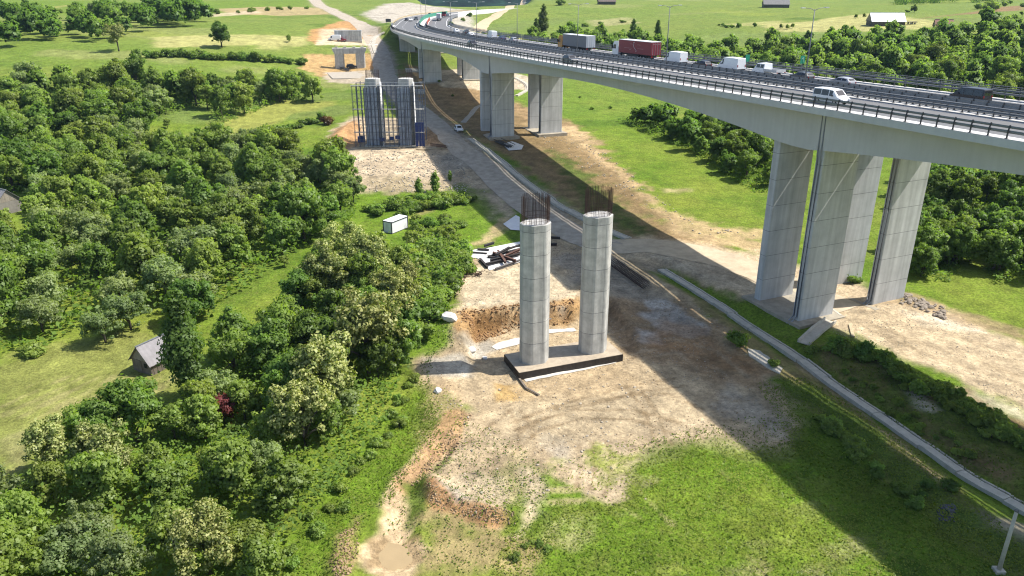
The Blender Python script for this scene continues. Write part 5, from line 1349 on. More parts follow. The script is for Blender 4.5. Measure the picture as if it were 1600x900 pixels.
def leaves_mesh(name, cent, rad, n, size, m, blos=0.0, flat=.75, seed=0, core=.35):
    """cent (k,3), rad (k,): leaf faces scattered through clumps"""
    g = np.random.default_rng(seed)
    k = len(cent); wts = rad**2; idx = g.choice(k, n, p=wts/wts.sum())
    v = g.normal(size=(n, 3)); v /= np.linalg.norm(v, axis=1)[:, None]
    # more leaves on the outside and on top of each clump
    r = rad[idx]*(core+(1-core)*g.random(n)**.45)*(1+.22*g.normal(size=n)*.6)
    P = cent[idx] + v*r[:, None]*np.array([1, 1, flat]); stray = g.random(n) < .10; P = P + stray[:, None]*g.normal(size=(n, 3))*.28
    nrm = v*.9 + g.normal(size=(n, 3))*.55 + np.array([0, 0, .35]); nrm /= np.linalg.norm(nrm, axis=1)[:, None]
    a = np.cross(nrm, g.normal(size=(n, 3))); a /= np.linalg.norm(a, axis=1)[:, None]; b = np.cross(nrm, a)
    s = size*(.6+.8*g.random(n)); a = a*s[:, None]*.5; b = b*s[:, None]*.36
    fold = nrm*(s*.12)[:, None]
    V = np.stack([P-a, P-b*1.0+fold, P+a, P+b*1.0+fold], 1).reshape(-1, 3)
    me = bpy.data.meshes.new(name); me.vertices.add(4*n); me.vertices.foreach_set('co', V.astype(np.float32).ravel())
    me.loops.add(4*n); me.loops.foreach_set('vertex_index', np.arange(4*n, dtype=np.int32))
    me.polygons.add(n); me.polygons.foreach_set('loop_start', (np.arange(n)*4).astype(np.int32)); me.polygons.foreach_set('loop_total', np.full(n, 4, np.int32))
    me.update(calc_edges=True)
    ct = g.random(k)
    if blos > 0: tint = np.where(g.random(n) < blos*(.35+1.3*ct[idx]), .75+.25*g.random(n), .0+.15*g.random(n))
    else: tint = np.clip(ct[idx]*.7+.3*g.random(n), 0, 1)
    at = me.attributes.new('tint', 'FLOAT', 'POINT'); at.data.foreach_set('value', np.repeat(tint, 4).astype(np.float32))
    sn = v*.75 + nrm*.45 + np.array([0, 0, .45]); sn /= np.linalg.norm(sn, axis=1)[:, None]
    me.normals_split_custom_set_from_vertices(np.repeat(sn, 4, 0).tolist())
    me.materials.append(m); return me
def crown_clumps(h, w, kind, seed):
    g = np.random.default_rng(seed); C = []; Rr = []
    if kind == 'poplar':
        for z in np.linspace(.06*h, .97*h, 34):
            f = z/h; ww = w/2*(np.sin(np.pi*min(1, (f*.86+.10)))**.7)
            for _ in range(2):
                th = g.random()*6.28; rr = ww*g.random()**.5*.55; C.append((rr*np.cos(th), rr*np.sin(th), z+g.normal()*.2)); Rr.append(max(.28, ww*.55*(.7+.5*g.random())))
    elif kind == 'bush':
        for _ in range(15):
            th = g.random()*6.28; rr = w/2*.75*g.random()**.6; C.append((rr*np.cos(th), rr*np.sin(th), h*(.15+.55*g.random()*(1-.5*(rr/(w/2)))))); Rr.append(w*.16*(.7+.7*g.random()))
    else:
        nb = 92 if kind != 'open' else 70; base = .05*h if kind != 'open' else .10*h
        # a few big boughs, each carrying several clumps
        boughs = []
        for i in range(11):
            th = i*2.4+g.random()*.9; el = g.uniform(.05, 1.25); boughs.append((th, el, g.uniform(.75, 1.12)))
        for i in range(nb):
            th, el, ln = boughs[i % 11]
            th += g.normal()*.32; el = np.clip(el+g.normal()*.25, -.15, 1.5); q = ln*g.uniform(.45, 1.0)
            hr = (h-base)*.5; cz = base+hr*.85
            C.append((np.cos(th)*np.cos(el)*w/2*.86*q, np.sin(th)*np.cos(el)*w/2*.86*q, cz+np.sin(el)*hr*1.02*q-(.45*hr*g.random() if el < .5 else 0))); Rr.append(w*(.078 if kind != 'open' else .066)*(.55+.95*g.random()))
        for _ in range(5): C.append((g.normal()*w*.12, g.normal()*w*.12, base+(h-base)*g.uniform(.3, .8))); Rr.append(w*.17)
    return np.array(C), np.array(Rr)
def tree_proto(kind, h, w, n, size, m, seed, blos=0.0, trunk=True, core=.35):
    C, Rr = crown_clumps(h, w, kind, seed)
    cm = leaves_mesh('crown', C, Rr, n, size, m, blos, seed=seed, core=core)
    mb = MB(); g = random.Random(seed)
    tr = .028*h if kind != 'bush' else .05
    top = h*(.55 if kind not in ('poplar',) else .9)
    mb.tube([(0, 0, -.4), (.05*g.uniform(-1, 1)*h*.3, 0, h*.2), (.05*g.uniform(-1, 1)*h*.4, .03*g.uniform(-1, 1)*h, top)], tr, 7, [tr*1.25, tr*.85, tr*.3])
    order = list(range(len(C))); g.shuffle(order)
    for i in order[:9 if kind != 'bush' else 5]:
        c = C[i]; z0 = h*g.uniform(.12, .4)
        mb.tube([(0, 0, z0), (c[0]*.5, c[1]*.5, z0+(c[2]-z0)*.62), tuple(c)], tr*.4, 5, [tr*.5, tr*.3, tr*.12])
    tm = mb.mesh('trunk', M_BARK, True)
    return cm, tm, h
PR = {
 'dark':  [tree_proto('round', 8.5, 8.2, 9500, .42, L_DARK, s) for s in (1, 2, 3)],
 'mid':   [tree_proto('round', 7.5, 7.6, 9000, .39, L_MID, s) for s in (4, 5, 6)],
 'light': [tree_proto('round', 6.8, 7.0, 8200, .37, L_LIGHT, s) for s in (7, 8, 9)],
 'pale':  [tree_proto('open', 6.2, 7.4, 7000, .31, L_PALE, s) for s in (10, 11, 12)],
 'blos':  [tree_proto('round', 10.5, 9.0, 11000, .34, L_BLOS, s, blos=.55) for s in (13, 14, 15)],
 'poplar':[tree_proto('poplar', 12.5, 4.8, 9000, .36, L_POP, s) for s in (16, 17)],
 'bush':  [tree_proto('bush', 2.4, 3.4, 1500, .34, L_MID, s) for s in (18, 19, 20)],
 'bushd': [tree_proto('bush', 2.6, 3.4, 1500, .34, L_DARK, s) for s in (21, 22)],
 'bushl': [tree_proto('bush', 2.0, 3.2, 1300, .32, L_LIGHT, s) for s in (23, 24)],
 'red':   [tree_proto('open', 4.2, 4.6, 2600, .32, L_RED, 25)],
 'rust':  [tree_proto('bush', 2.4, 3.6, 1300, .3, L_RUST, 26)],
 'reed':  [tree_proto('poplar', 4.6, 2.2, 1800, .42, L_MID, 27)],
}
KN = {'dark': 'dark green', 'mid': 'mid green', 'light': 'bright yellow green', 'pale': 'pale grey green', 'blos': 'cream blossoming', 'poplar': 'tall columnar', 'bush': 'green', 'bushd': 'dark green', 'bushl': 'bright green'}
NTREE = [0, 0]
def plant(kind, x, y, scale=1.0, label=None, group=None, name=None, sz=1.0, dz=0.0, rz=None):
    k = PR[kind][rng.integers(len(PR[kind]))]
    nm = name or ('poplar_tree' if kind == 'poplar' else 'acacia_tree' if kind == 'blos' else 'willow_tree' if kind == 'pale' else 'shrub' if kind.startswith('bush') or kind == 'rust' else 'tree')
    z = gz(x, y)
    e = thing(nm, label, {'shrub': 'shrub', 'poplar_tree': 'poplar'}.get(nm, 'tree'), (x, y, z+dz), rng.random()*6.28 if rz is None else rz, group)
    e.scale = (scale*(.92+.16*rng.random()), scale*(.92+.16*rng.random()), scale*sz)
    link_obj('crown', k[0], e); link_obj('trunk', k[1], e)
    NTREE[0 if nm != 'shrub' else 1] += 1
    TAKEN.append((x, y, scale)); return e
TAKEN = []; DEFER = []
def inside(poly, x, y): return float(seg_dist(np.array([x]), np.array([y]), poly, True)[0])
def scatter(region, kinds, spacing, scale, where, gname, jitter=.35, shrub=False, world=None, clear=(), maxn=400, minpx=-60):
    W = world if world is not None else gpts(region)
    xs = [p[0] for p in W]; ys = [p[1] for p in W]; out = 0; pts = []
    gx = np.arange(min(xs), max(xs), spacing); gy = np.arange(min(ys), max(ys), spacing*.87)
    for j, yy in enumerate(gy):
        for xx in gx:
            x = xx + (j % 2)*spacing/2 + rng.normal()*spacing*jitter*.5; y = yy + rng.normal()*spacing*jitter*.5
            pts.append((x, y))
    P = np.array(pts); 
    if len(P) == 0: return 0
    d = seg_dist(P[:, 0], P[:, 1], W, True)
    ks = list(kinds); pw = np.array([kinds[k] for k in ks], float); pw /= pw.sum()
    for (x, y), dd in zip(P, d):
        if dd > 0: continue
        if any(inside(c, x, y) < 0 for c in clear): continue
        px, py = project(x, y, gz(x, y)+3)
        if px < -45 or px > 1650 or py < -30 or py > 960: continue
        # neighbouring trees tend to be of a kind
        nn = 0.5+0.5*float(fbm(np.array([x]), np.array([y]), 22, 2)[0]) + rng.normal()*.18
        k = ks[int(np.searchsorted(np.cumsum(pw), np.clip(nn, 0, .999)))]
        kn = KN[k]; noun = 'shrub' if k.startswith('bush') else 'acacia' if k == 'blos' else 'willow' if k == 'pale' else 'tree'
        lab = f'{kn} {noun} {where}'
        sc_ = rng.uniform(*scale)*(1 if not k == 'blos' else .8); szz = rng.uniform(.88, 1.15)
        if k in ('dark', 'mid', 'light'): DEFER.append((sc_/math.hypot(x, y), k, x, y, sc_, lab, f'{kn} {noun}s {where}', szz))
        else: plant(k, x, y, sc_, lab, f'{kn} {noun}s {where}', sz=szz)
        out += 1
        if out >= maxn: break
    print('SC', where, out); return out
def at_px(kind, px, py, scale, label, group=None, sz=1.0, name=None):
    p = G(px, py); return plant(kind, p[0], p[1], scale, label, group, name, sz)
CLEARS = [gpts(q) for q in (
 [(-60,565),(60,545),(110,530),(180,505),(240,495),(285,560),(255,600),(240,650),(130,672),(40,722),(-60,830)],
 [(335,508),(352,482),(405,447),(458,410),(505,377),(540,352),(552,356),(520,387),(470,428),(425,468),(370,510)],
 [(225,205),(265,180),(320,168),(340,185),(310,205),(260,232),(235,225)],
 [(400,205),(470,185),(515,190),(520,225),(440,250),(400,235)],
 [(195,330),(225,330),(230,350),(200,352)], [(-80,300),(44,306),(52,345),(30,375),(-80,380)],)]
# -------- single trees one can point at
at_px('poplar', 300, 622, 1.15, 'tall dark columnar poplar in front of the wooden hut')
at_px('blos', 578, 590, 1.22, 'largest cream blossoming tree, left of the grey mud patch')
at_px('blos', 515, 650, 1.12, 'cream blossoming tree at the lower left of the largest blossoming one')
at_px('blos', 478, 700, .92, 'low cream blossoming tree at the green edge above the gully')
at_px('blos', 545, 432, .95, 'cream blossoming tree between the meadow strip and the container')
at_px('mid', 500, 455, .9, 'mid green tree at the right edge of the meadow strip below the container')
at_px('dark', 470, 490, .85, 'dark green tree at the right edge of the meadow strip, nearer the poplar')
at_px('blos', 578, 448, .9, 'cream blossoming tree in front of the white site container')
at_px('blos', 512, 475, .98, 'cream blossoming tree beside the bright strip of meadow')
at_px('blos', 618, 500, .85, 'slim cream blossoming tree behind the largest blossoming one')
at_px('blos', 640, 455, .55, 'small cream blossoming tree near the edge of the bare site')
at_px('red', 352, 664, .95, 'dull red leaved tree among the green ones below the poplar')
at_px('pale', 165, 535, .85, 'pale grey green tree casting its shadow on the meadow left of the hut')
at_px('pale', 205, 515, 1.0, 'pale grey green tree behind the wooden hut')
at_px('light', 198, 470, .01, None) if False else None
at_px('bushl', 50, 556, 1.1, 'bright green shrub at the dark wood edge on the left of the meadow')
at_px('dark', 300, 505, .95, 'dark green tree right behind the poplar')
at_px('dark', 215, 690, .95, 'dense dark green tree at the near edge of the meadow below the hut')
at_px('dark', 160, 715, .80, 'dense dark green tree nearest the mown meadow, lower left of the hut')
at_px('light', 445, 418, .34, 'tiny young tree alone on the bright meadow strip')
at_px('light', 360, 440, .5, 'small tree alone at the left end of the bright meadow strip')
at_px('light', 262, 200, .42, 'small round tree alone in the grass pocket beside the yellow field')
at_px('dark', 347, 74, 1.25, 'big round dark tree standing alone in the far pale field')
at_px('blos', 186, 80, 1.1, 'large whitish tree at the right end of the far left wood')
at_px('bush', 54, 66, 1.0, 'shrub on the far left field edge below the whitish track') if False else None
at_px('mid', 452, 66, .45, 'small tree beside the dirt cut above the abutment')
at_px('poplar', 848, 62, 1.35, 'taller of the two poplars beyond the viaduct')
at_px('poplar', 838, 63, .85, 'shorter of the two poplars beyond the viaduct')
at_px('poplar', 988, 72, .95, 'columnar tree left of the trio behind the maroon lorry')
at_px('dark', 1007, 75, .8, 'broad dark tree in the trio behind the maroon lorry')
at_px('poplar', 1027, 66, .8, 'slim columnar tree at the right of the trio behind the maroon lorry')
at_px('bushd', 876, 8, 2.2, 'dark round shrub at the top edge of the hill left of the brown roofed shed')
at_px('dark', 1569, 40, .5, 'single tree at the right edge below the ploughed strip')
at_px('dark', 1262, 64, .55, 'dark conical tree left of the yellow field below the barn')
at_px('dark', 1428, 20, .55, 'dark tree near the far wood behind the white roofed barn')
at_px('bush', 1418, 19, .8, 'low shrub beside the dark tree behind the white roofed barn')
for i, (a, b) in enumerate(((1220,45),(1230,46),(1238,44),(1337,29),(1350,28),(1360,29),(1541,26),(1595,25))): at_px('light', a, b, .34, 'small fruit tree in a row on the right hillside', 'small fruit trees on the right hillside')
at_px('rust', 513, 194, 1.4, 'rusty brown shrub left of the scaffold')
at_px('reed', 680, 300, 1.0, 'upright reed like clump at the edge of the bare site below the scaffold')
at_px('reed', 655, 306, .85, 'upright reed like clump left of the taller one below the scaffold')
at_px('reed', 703, 282, .5, 'tiny reed clump on the pale edge below the scaffold')
at_px('bush', 1335, 442, .8, 'small green shrub at the foot of the second wall pier')
at_px('bushd', 1150, 540, 1.0, 'green shrub beside the flat slab and the drain channel')
at_px('bush', 1210, 572, .6, 'green shrub at the corner of the flat concrete slab')
# -------- woods
AREA = 'in the thick wood left of the bare site'
R1 = [(-90,900),(-20,800),(40,740),(130,700),(240,690),(300,640),(330,560),(420,545),(450,470),(520,440),(590,425),(640,440),(640,520),(625,590),(600,660),(540,745),(480,815),(430,880),(400,960),(330,1080),(-90,1080)]
n = scatter(R1, {'dark': 3, 'mid': 3, 'pale': 1.2, 'light': 2.4, 'blos': .5}, 5.8, (.66, 1.0), 'in the near wood below the meadow', '', clear=CLEARS)
R2 = [(-90,300),(0,240),(150,235),(250,240),(320,230),(400,245),(470,252),(550,262),(556,330),(535,350),(498,374),(450,406),(400,440),(345,480),(325,500),(240,490),(160,500),(70,540),(-90,575)]
n2_ = scatter(R2, {'dark': 3, 'mid': 2.2, 'pale': 2.2, 'light': 2.6}, 7.6, (.95, 1.38), 'in the middle of the left wood', '', clear=CLEARS)
R3 = [(-90,160),(0,150),(110,130),(250,138),(330,150),(420,140),(480,148),(490,160),(430,162),(340,195),(235,195),(225,235),(150,230),(0,238),(-90,290)]
n3_ = scatter(R3, {'dark': 3.5, 'mid': 3, 'pale': 1.5, 'light': 1.6}, 9.0, (1.0, 1.5), 'in the wood between the far fields and the yellow field', '', clear=CLEARS)
R4 = [(-90,45),(20,30),(110,30),(215,24),(240,34),(240,45),(225,64),(170,66),(120,64),(60,72),(-90,84)]
n4_ = scatter(R4, {'dark': 4, 'mid': 2.5, 'pale': 1}, 14.5, (1.0, 1.45), 'in the far left wood', '')
scatter([(228,26),(322,26),(328,34),(310,42),(255,44),(230,40)], {'dark': 1}, 11.5, (1.2, 1.6), 'in the compact far copse above the hay field', '')
R5a = [(828,66),(900,66),(960,70),(1060,80),(1130,84),(1160,100),(1150,132),(1080,122),(1000,108),(900,90),(828,80)]
scatter(R5a, {'dark': 1, 'mid': 2, 'light': 2}, 8.0, (.8, 1.25), 'in the belt behind the lorries beyond the viaduct', '', maxn=90)
R5w = [(1150,92),(1230,84),(1300,78),(1370,72),(1440,68),(1480,64),(1520,62),(1620,50),(1720,60),(1720,210),(1600,190),(1500,178),(1400,158),(1300,148),(1150,128)]
n5_ = scatter(R5w, {'dark': 2, 'mid': 3.2, 'light': 3.4}, 8.4, (.85, 1.35), 'in the wood on the slope beyond the viaduct', '', maxn=170)
R6 = [(965,190),(1000,185),(1060,200),(1110,200),(1160,210),(1215,240),(1215,300),(1180,300),(1140,278),(1100,252),(1030,215)]
n6_ = scatter(R6, {'dark': 3, 'mid': 2, 'light': 1.4}, 5.6, (.55, 1.05), 'on the bank seen under the viaduct span', '')
R7 = [(1428,272),(1600,285),(1660,300),(1660,440),(1560,445),(1535,395),(1500,405),(1480,440),(1415,432),(1420,330)]
scatter(R7, {'dark': 2, 'mid': 2, 'light': 1}, 4.7, (.62, .98), 'in the thicket right of the wall piers', '', clear=[gpts([(1500,325),(1550,322),(1562,365),(1515,372)])])
R8 = [(1395,420),(1430,400),(1470,395),(1500,400),(1490,425),(1450,430)]
scatter(R8, {'dark': 2, 'mid': 1}, 3.8, (.55, .8), 'in the clump close behind the last wall pier', '')
for i, (a, b, k, s) in enumerate(((1515,408,'dark',.55),(1560,425,'dark',.75),(1595,415,'mid',.7),(1585,360,'pale',.6),(1500,345,'light',.5),(1535,352,'mid',.5),(1620,440,'dark',.7),(1450,355,'mid',.6))):
    at_px(k, a, b, s, f'{KN[k]} tree standing in the sunny glade at the right edge' , f'{KN[k]} trees in the sunny right glade')
# dense bushes between the meadow strip and the bare site
scatter([(555,440),(590,375),(600,366),(645,360),(700,372),(728,395),(718,430),(706,470),(690,500),(655,545),(640,520),(640,445)], {'bushd': 1, 'bush': 2, 'bushl': 1}, 3.0, (1.15, 1.75), 'in the thicket between the container and the white sheet', '', shrub=True, clear=[gpts([(590,345),(645,330),(650,385),(625,415),(585,405)])])
scatter([(560,330),(600,318),(690,305),(725,318),(690,328),(640,335),(600,345)], {'bush': 2, 'bushl': 1}, 3.4, (.9, 1.4), 'in the strip above the container', '', shrub=True)
# hedge lines and shrubs
def row(px_line, kind, n, scale, label, group, jit=.8):
    P = np.array([G(*q)[:2] for q in px_line]); L = np.r_[0, np.cumsum(np.hypot(*np.diff(P, axis=0).T))]
    for s in np.linspace(0, L[-1], n):
        k = kind[rng.integers(len(kind))]
        plant(k, np.interp(s, L, P[:, 0])+rng.normal()*jit, np.interp(s, L, P[:, 1])+rng.normal()*jit, rng.uniform(*scale), label.replace('#', KN[k]), group, sz=rng.uniform(.8, 1.2))
row([(212,90),(245,90),(290,90),(350,93),(420,97),(470,101)], ['bushd', 'bushd', 'bush'], 30, (1.2, 1.9), '# shrub in the hedge line under the far hay field', 'shrubs of the hedge line under the far hay field')
row([(345,232),(380,222),(420,214),(460,200),(500,190)], ['bush', 'bushd', 'bush'], 16, (.7, 1.2), '# shrub in the row along the lower side of the yellow field', 'shrubs along the yellow field', .6)
row([(475,125),(420,132),(380,130),(320,132)], ['bushd', 'bush'], 14, (1.2, 1.8), '# shrub beside the meadow left of the portal pier', 'shrubs left of the portal pier', 1.5)
row([(575,330),(610,325),(645,320),(690,312),(725,315)], ['bush', 'bush', 'bushl'], 16, (.7, 1.1), '# shrub in the strip between the container and the bare site', 'shrubs above the container', 1.0)
row([(660,360),(680,390),(700,420),(690,450),(672,480),(655,520)], ['bush', 'bushd'], 22, (.9, 1.35), '# shrub at the tree edge left of the white sheet', 'shrubs left of the white sheet', 1.6)
row([(650,350),(690,350),(715,345),(720,370)], ['bushl', 'bush'], 10, (.7, 1.0), '# shrub right of the white site container', 'shrubs right of the container', 1.0)
row([(1285,545),(1340,555),(1400,575)], ['bush', 'bushd', 'bushl'], 22, (.6, 1.0), '# shrub on the bank between drain channel and sandy plateau, nearer the pier', 'shrubs on the drain bank near the pier', .5)
row([(1400,590),(1450,605),(1500,640),(1560,670),(1600,700)], ['bush', 'bushl', 'bushl'], 46, (.5, 1.0), '# shrub on the bank below the pale sandy plateau at the right', 'shrubs on the bank at the right', .9)
row([(1320,590),(1420,655),(1520,715)], ['bush', 'bushl'], 20, (.22, .5), '# low shrub close along the drain channel', 'low shrubs along the drain channel', .5)
row([(1285,660),(1320,690),(1345,720)], ['bush', 'bushl'], 14, (.5, .85), '# shrub in the shaded grass left of the drain channel', 'shrubs in the shaded grass', .5)
row([(1360,735),(1400,762),(1430,785),(1470,760)], ['bush', 'bushd'], 8, (.35, .6), '# low shrub in the shaded grass at the lower right', 'low shrubs in the shaded grass', .6)
row([(640,600),(610,680),(560,740),(500,820),(440,890)], ['bush', 'bushl', 'bushl'], 26, (.35, .6), '# low shrub on the grassy edge between wood and gully', 'low shrubs on the grassy edge', .8)
row([(800,860),(830,850),(855,862)], ['bush', 'bushl'], 5, (.25, .4), '# low shrub in the front meadow', 'low shrubs in the front meadow', .5)
row([(655,100),(700,150),(760,170)], ['bushd'], 5, (.3, .5), '# low shrub in the shade under the viaduct', 'low shrubs under the viaduct', 1.0)
row([(960,170),(1010,190),(900,150)], ['bushd'], 5, (.3, .5), '# low shrub in the meadow seen under the viaduct', 'low shrubs in the meadow under the viaduct', 1.5)
row([(740,58),(830,60)], ['bushd', 'bush'], 10, (1.2, 1.8), '# shrub along the lower end of the hill track', 'shrubs along the hill track', 1.5)
row([(700,40),(745,21),(735,22),(730,26)], ['bushd'], 5, (1.0, 1.6), '# shrub on the bank above the motorway bend', 'shrubs above the motorway bend', 1.5)
# the trees that show largest are things of their own, the small rest of the woods is one mass
DEFER.sort(key=lambda q: -q[0])
n_now = sum(1 for o in bpy.data.objects if o.type == 'EMPTY' and o.name.split('.')[0] == 'tree')
for q in DEFER[:292-n_now]: plant(q[1], q[2], q[3], q[4], q[5], q[6], sz=q[7])
rest = DEFER[292-n_now:]; print('REST', len(rest), n_now)
if rest:
    VV = []; TT = []; MM = []; mk = ['dark', 'mid', 'light']; NNn = []
    for ap, k, x, y, sc_, lab, gr, szz in rest:
        pk = PR[k][rng.integers(3)][0]; nv = len(pk.vertices)
        a_ = np.empty(nv*3, np.float32); pk.vertices.foreach_get('co', a_); a_ = a_.reshape(-1, 4, 3)
        t_ = np.empty(nv, np.float32); pk.attributes['tint'].data.foreach_get('value', t_); t_ = t_.reshape(-1, 4)
        pick = rng.choice(len(a_), 2000, replace=False); a_ = a_[pick].astype(float); t_ = t_[pick]
        c_ = a_.mean(1, keepdims=True); a_ = c_ + (a_-c_)*1.9
        th = rng.random()*6.28; cs, sn_ = math.cos(th), math.sin(th)
        a_ = np.stack([a_[..., 0]*cs-a_[..., 1]*sn_, a_[..., 0]*sn_+a_[..., 1]*cs, a_[..., 2]*szz], -1)*sc_
        c2 = c_[:, 0]*sc_; ctr = np.array([0, 0, c2[:, 2].mean()*.8]); o_ = np.stack([c2[:, 0]*cs-c2[:, 1]*sn_, c2[:, 0]*sn_+c2[:, 1]*cs, c2[:, 2]], -1) - ctr
        o_ /= np.linalg.norm(o_, axis=1)[:, None]+1e-6; o_ += [0, 0, .5]; o_ /= np.linalg.norm(o_, axis=1)[:, None]
        VV.append((a_ + [x, y, gz(x, y)]).reshape(-1, 3)); TT.append(np.clip(t_*.6+rng.uniform(-.1, .5), 0, 1).ravel()); MM.append(np.full(len(a_), mk.index(k))); NNn.append(np.repeat(o_, 4, 0))
    V = np.concatenate(VV); n = len(V)//4
    me = bpy.data.meshes.new('woodland'); me.vertices.add(4*n); me.vertices.foreach_set('co', V.astype(np.float32).ravel())
    me.loops.add(4*n); me.loops.foreach_set('vertex_index', np.arange(4*n, dtype=np.int32)); me.polygons.add(n)
    me.polygons.foreach_set('loop_start', (np.arange(n)*4).astype(np.int32)); me.polygons.foreach_set('loop_total', np.full(n, 4, np.int32))
    for m in (L_DARK, L_MID, L_LIGHT): me.materials.append(m)
    me.polygons.foreach_set('material_index', np.concatenate(MM).astype(np.int32)); me.update(calc_edges=True)
    at = me.attributes.new('tint', 'FLOAT', 'POINT'); at.data.foreach_set('value', np.concatenate(TT).astype(np.float32))
    me.normals_split_custom_set_from_vertices(np.concatenate(NNn).tolist())
    tag(link_obj('woodland', me), kind='stuff')
# undergrowth: leafy scrub filling the floor of the woods, nobody could count it
def scrub(name, regions, dens, hgt, size, m, seed, clear=()):
    g = np.random.default_rng(seed); PP = []
    for poly in regions:
        W = gpts(poly); xs = [p[0] for p in W]; ys = [p[1] for p in W]
        n = int((max(xs)-min(xs))*(max(ys)-min(ys))*dens); x = g.uniform(min(xs), max(xs), n); y = g.uniform(min(ys), max(ys), n)
        d = seg_dist(x, y, W, True) + .6*fbm(x, y, 2.5, 3)
        for c in clear: d = np.maximum(d, .8-seg_dist(x, y, c, True))
        z0 = H(x, y); px, py = project(x, y, z0+1)
        k = (d < .5) & (px > -60) & (px < 1660) & (py < 980); x, y, z0 = x[k], y[k], z0[k]
        hh = np.clip(hgt*(.62+1.1*fbm(x, y, 5, 3)), .15, None)
        PP.append(np.stack([x, y, z0+hh*g.random(len(x))**.6], 1))
    P = np.concatenate(PP); n = len(P)
    nrm = g.normal(size=(n, 3))*.6 + [0, 0, .9]; nrm /= np.linalg.norm(nrm, axis=1)[:, None]
    a = np.cross(nrm, g.normal(size=(n, 3))); a /= np.linalg.norm(a, axis=1)[:, None]; b = np.cross(nrm, a); sz = size*(.6+.8*g.random(n))
    a *= (sz*.5)[:, None]; b *= (sz*.36)[:, None]
    V = np.stack([P-a, P-b, P+a, P+b], 1).reshape(-1, 3)      # faces look upwards
    me = bpy.data.meshes.new(name); me.vertices.add(4*n); me.vertices.foreach_set('co', V.astype(np.float32).ravel())
    me.loops.add(4*n); me.loops.foreach_set('vertex_index', np.arange(4*n, dtype=np.int32)); me.polygons.add(n)
    me.polygons.foreach_set('loop_start', (np.arange(n)*4).astype(np.int32)); me.polygons.foreach_set('loop_total', np.full(n, 4, np.int32)); me.update(calc_edges=True)
    at = me.attributes.new('tint', 'FLOAT', 'POINT'); at.data.foreach_set('value', np.repeat(np.clip(.45+.8*fbm(P[:, 0], P[:, 1], 6, 3)+.2*g.normal(size=n), 0, 1), 4).astype(np.float32))
    un = nrm*.5 + [0, 0, .8]; un /= np.linalg.norm(un, axis=1)[:, None]; me.normals_split_custom_set_from_vertices(np.repeat(un, 4, 0).tolist())
    me.materials.append(m); print(name, n); return tag(link_obj(name, me), kind='stuff')
L_SCRUB = leaf_mat('scrub_leaves', (.14, .22, .042), var=0, hue=0)
scrub('undergrowth', [R1], 9, 2.6, .42, L_SCRUB, 5, CLEARS)
scrub('undergrowth', [R2, R3], 3.2, 3.4, .75, L_SCRUB, 6, CLEARS)
scrub('undergrowth', [R5a, R5w], 2.0, 3.6, .95, L_SCRUB, 7)
scrub('undergrowth', [R6, R7, R8], 8, 1.8, .45, L_SCRUB, 8)
row([(330,22),(400,17),(470,14)], ['bushd', 'bush'], 9, (1.0, 1.7), '# shrub strung along the strip above the hay field', 'shrubs above the hay field', 3)
row([(20,24),(120,18),(225,16)], ['bushd', 'bush'], 10, (1.2, 2.0), '# shrub on the upper edge of the far left wood', 'shrubs above the far left wood', 3)
row([(880,38),(905,44),(960,36)], ['bushd', 'bush'], 6, (.8, 1.4), '# shrub on the low bank in the meadow behind the poplars', 'shrubs in the meadow behind the poplars', 3)
row([(1120,40),(1150,44),(1180,41)], ['bush', 'bushd'], 7, (.6, 1.0), '# shrub at the left end of the yellow field', 'shrubs at the yellow field', 2)
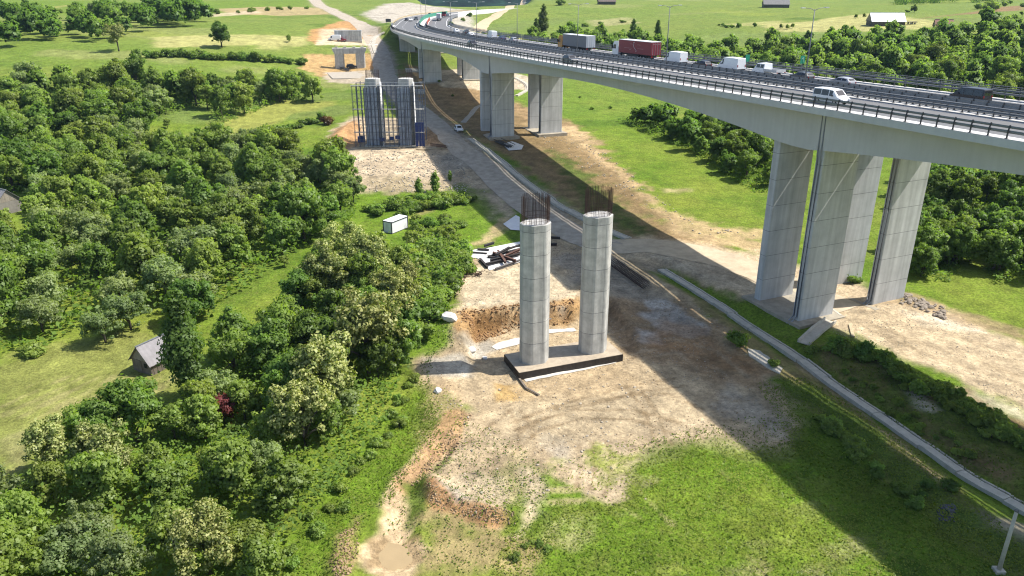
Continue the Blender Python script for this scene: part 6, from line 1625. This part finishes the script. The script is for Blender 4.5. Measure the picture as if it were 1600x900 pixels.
# far off woods that read as one mass
def mass(name, poly, n, h, m, label_kind, seed):
    W = gpts(poly); xs = [p[0] for p in W]; ys = [p[1] for p in W]; C = []
    g = np.random.default_rng(seed)
    while len(C) < n:
        x, y = g.uniform(min(xs), max(xs)), g.uniform(min(ys), max(ys))
        if inside(W, x, y) < 0: C.append((x, y, gz(x, y)+h*g.uniform(.3, .7)))
    me = leaves_mesh(name, np.array(C), np.full(n, h*.55)*(.7+.6*g.random(n)), n*260, 1.0, m, seed=seed)
    return tag(link_obj(name, me), kind='stuff')
mass('far_woodland', [(1400,-2),(1530,-6),(1600,-8),(1600,0),(1500,6),(1402,8)], 60, 9, L_DARK, '', 1)
mass('far_woodland', [(1520,14),(1600,6),(1600,12),(1530,20)], 16, 3, L_LIGHT, '', 2)
# -------- grass and weeds near the camera
L_GRASS = leaf_mat('meadow_grass', (.115, .19, .014), var=.0, col2=(.21, .245, .04), hue=0, trans=.4)
L_WEED = leaf_mat('weeds', (.080, .14, .014), var=.0, col2=(.14, .18, .03), hue=0, trans=.4)
scrub('grass', [[(985,740),(1040,705),(1180,715),(1250,690),(1600,870),(1600,960),(740,960),(800,850),(880,790),(985,790)], [(1190,600),(1250,590),(1420,700),(1600,860),(1600,900),(1400,820),(1240,700)], [(650,600),(620,660),(560,740),(480,830),(430,900),(530,900),(570,810),(640,730),(690,650)]], 30, .38, .18, L_GRASS, 3)
scrub('weeds', [[(640,790),(660,740),(720,660),(800,690),(860,740),(860,860),(700,900),(600,830)], [(1000,700),(1100,670),(1260,640),(1270,720),(1100,720)]], 7, .3, .20, L_WEED, 4)
scrub('weeds', [[(740,770),(860,735),(985,690),(1250,660),(1260,720),(1100,712),(1010,745),(985,800),(900,800),(840,850),(760,860)], [(640,600),(700,612),(735,650),(690,690),(650,730),(600,790)]], 6, .34, .2, L_GRASS, 6)
scrub('weeds', [[(1245,550),(1330,560),(1600,690),(1600,800),(1400,660)], [(690,480),(705,500),(705,540),(660,560),(690,700),(640,700)]], 14, .4, .22, L_WEED, 5)
print('TREES', NTREE)

# ------------------------------------------------------------------ air
hz = MB(); hz.box((0, 1350, 170), (7400, 4600, 700)); ho = hz.build('haze', None) if False else None
m = bpy.data.materials.new('thin_haze'); m.use_nodes = True; t = m.node_tree; t.nodes.clear()
o_ = N(t, 'ShaderNodeOutputMaterial'); pv = N(t, 'ShaderNodeVolumePrincipled'); pv.inputs['Density'].default_value = .00006; pv.inputs['Color'].default_value = (.50, .72, 1.0, 1); pv.inputs['Anisotropy'].default_value = .2
t.links.new(pv.outputs[0], o_.inputs['Volume'])
hz = MB(); hz.box((0, 1350, 70), (7400, 4600, 520)); tag(hz.build('haze', m), kind='stuff')
scene.cycles.volume_bounces = 0
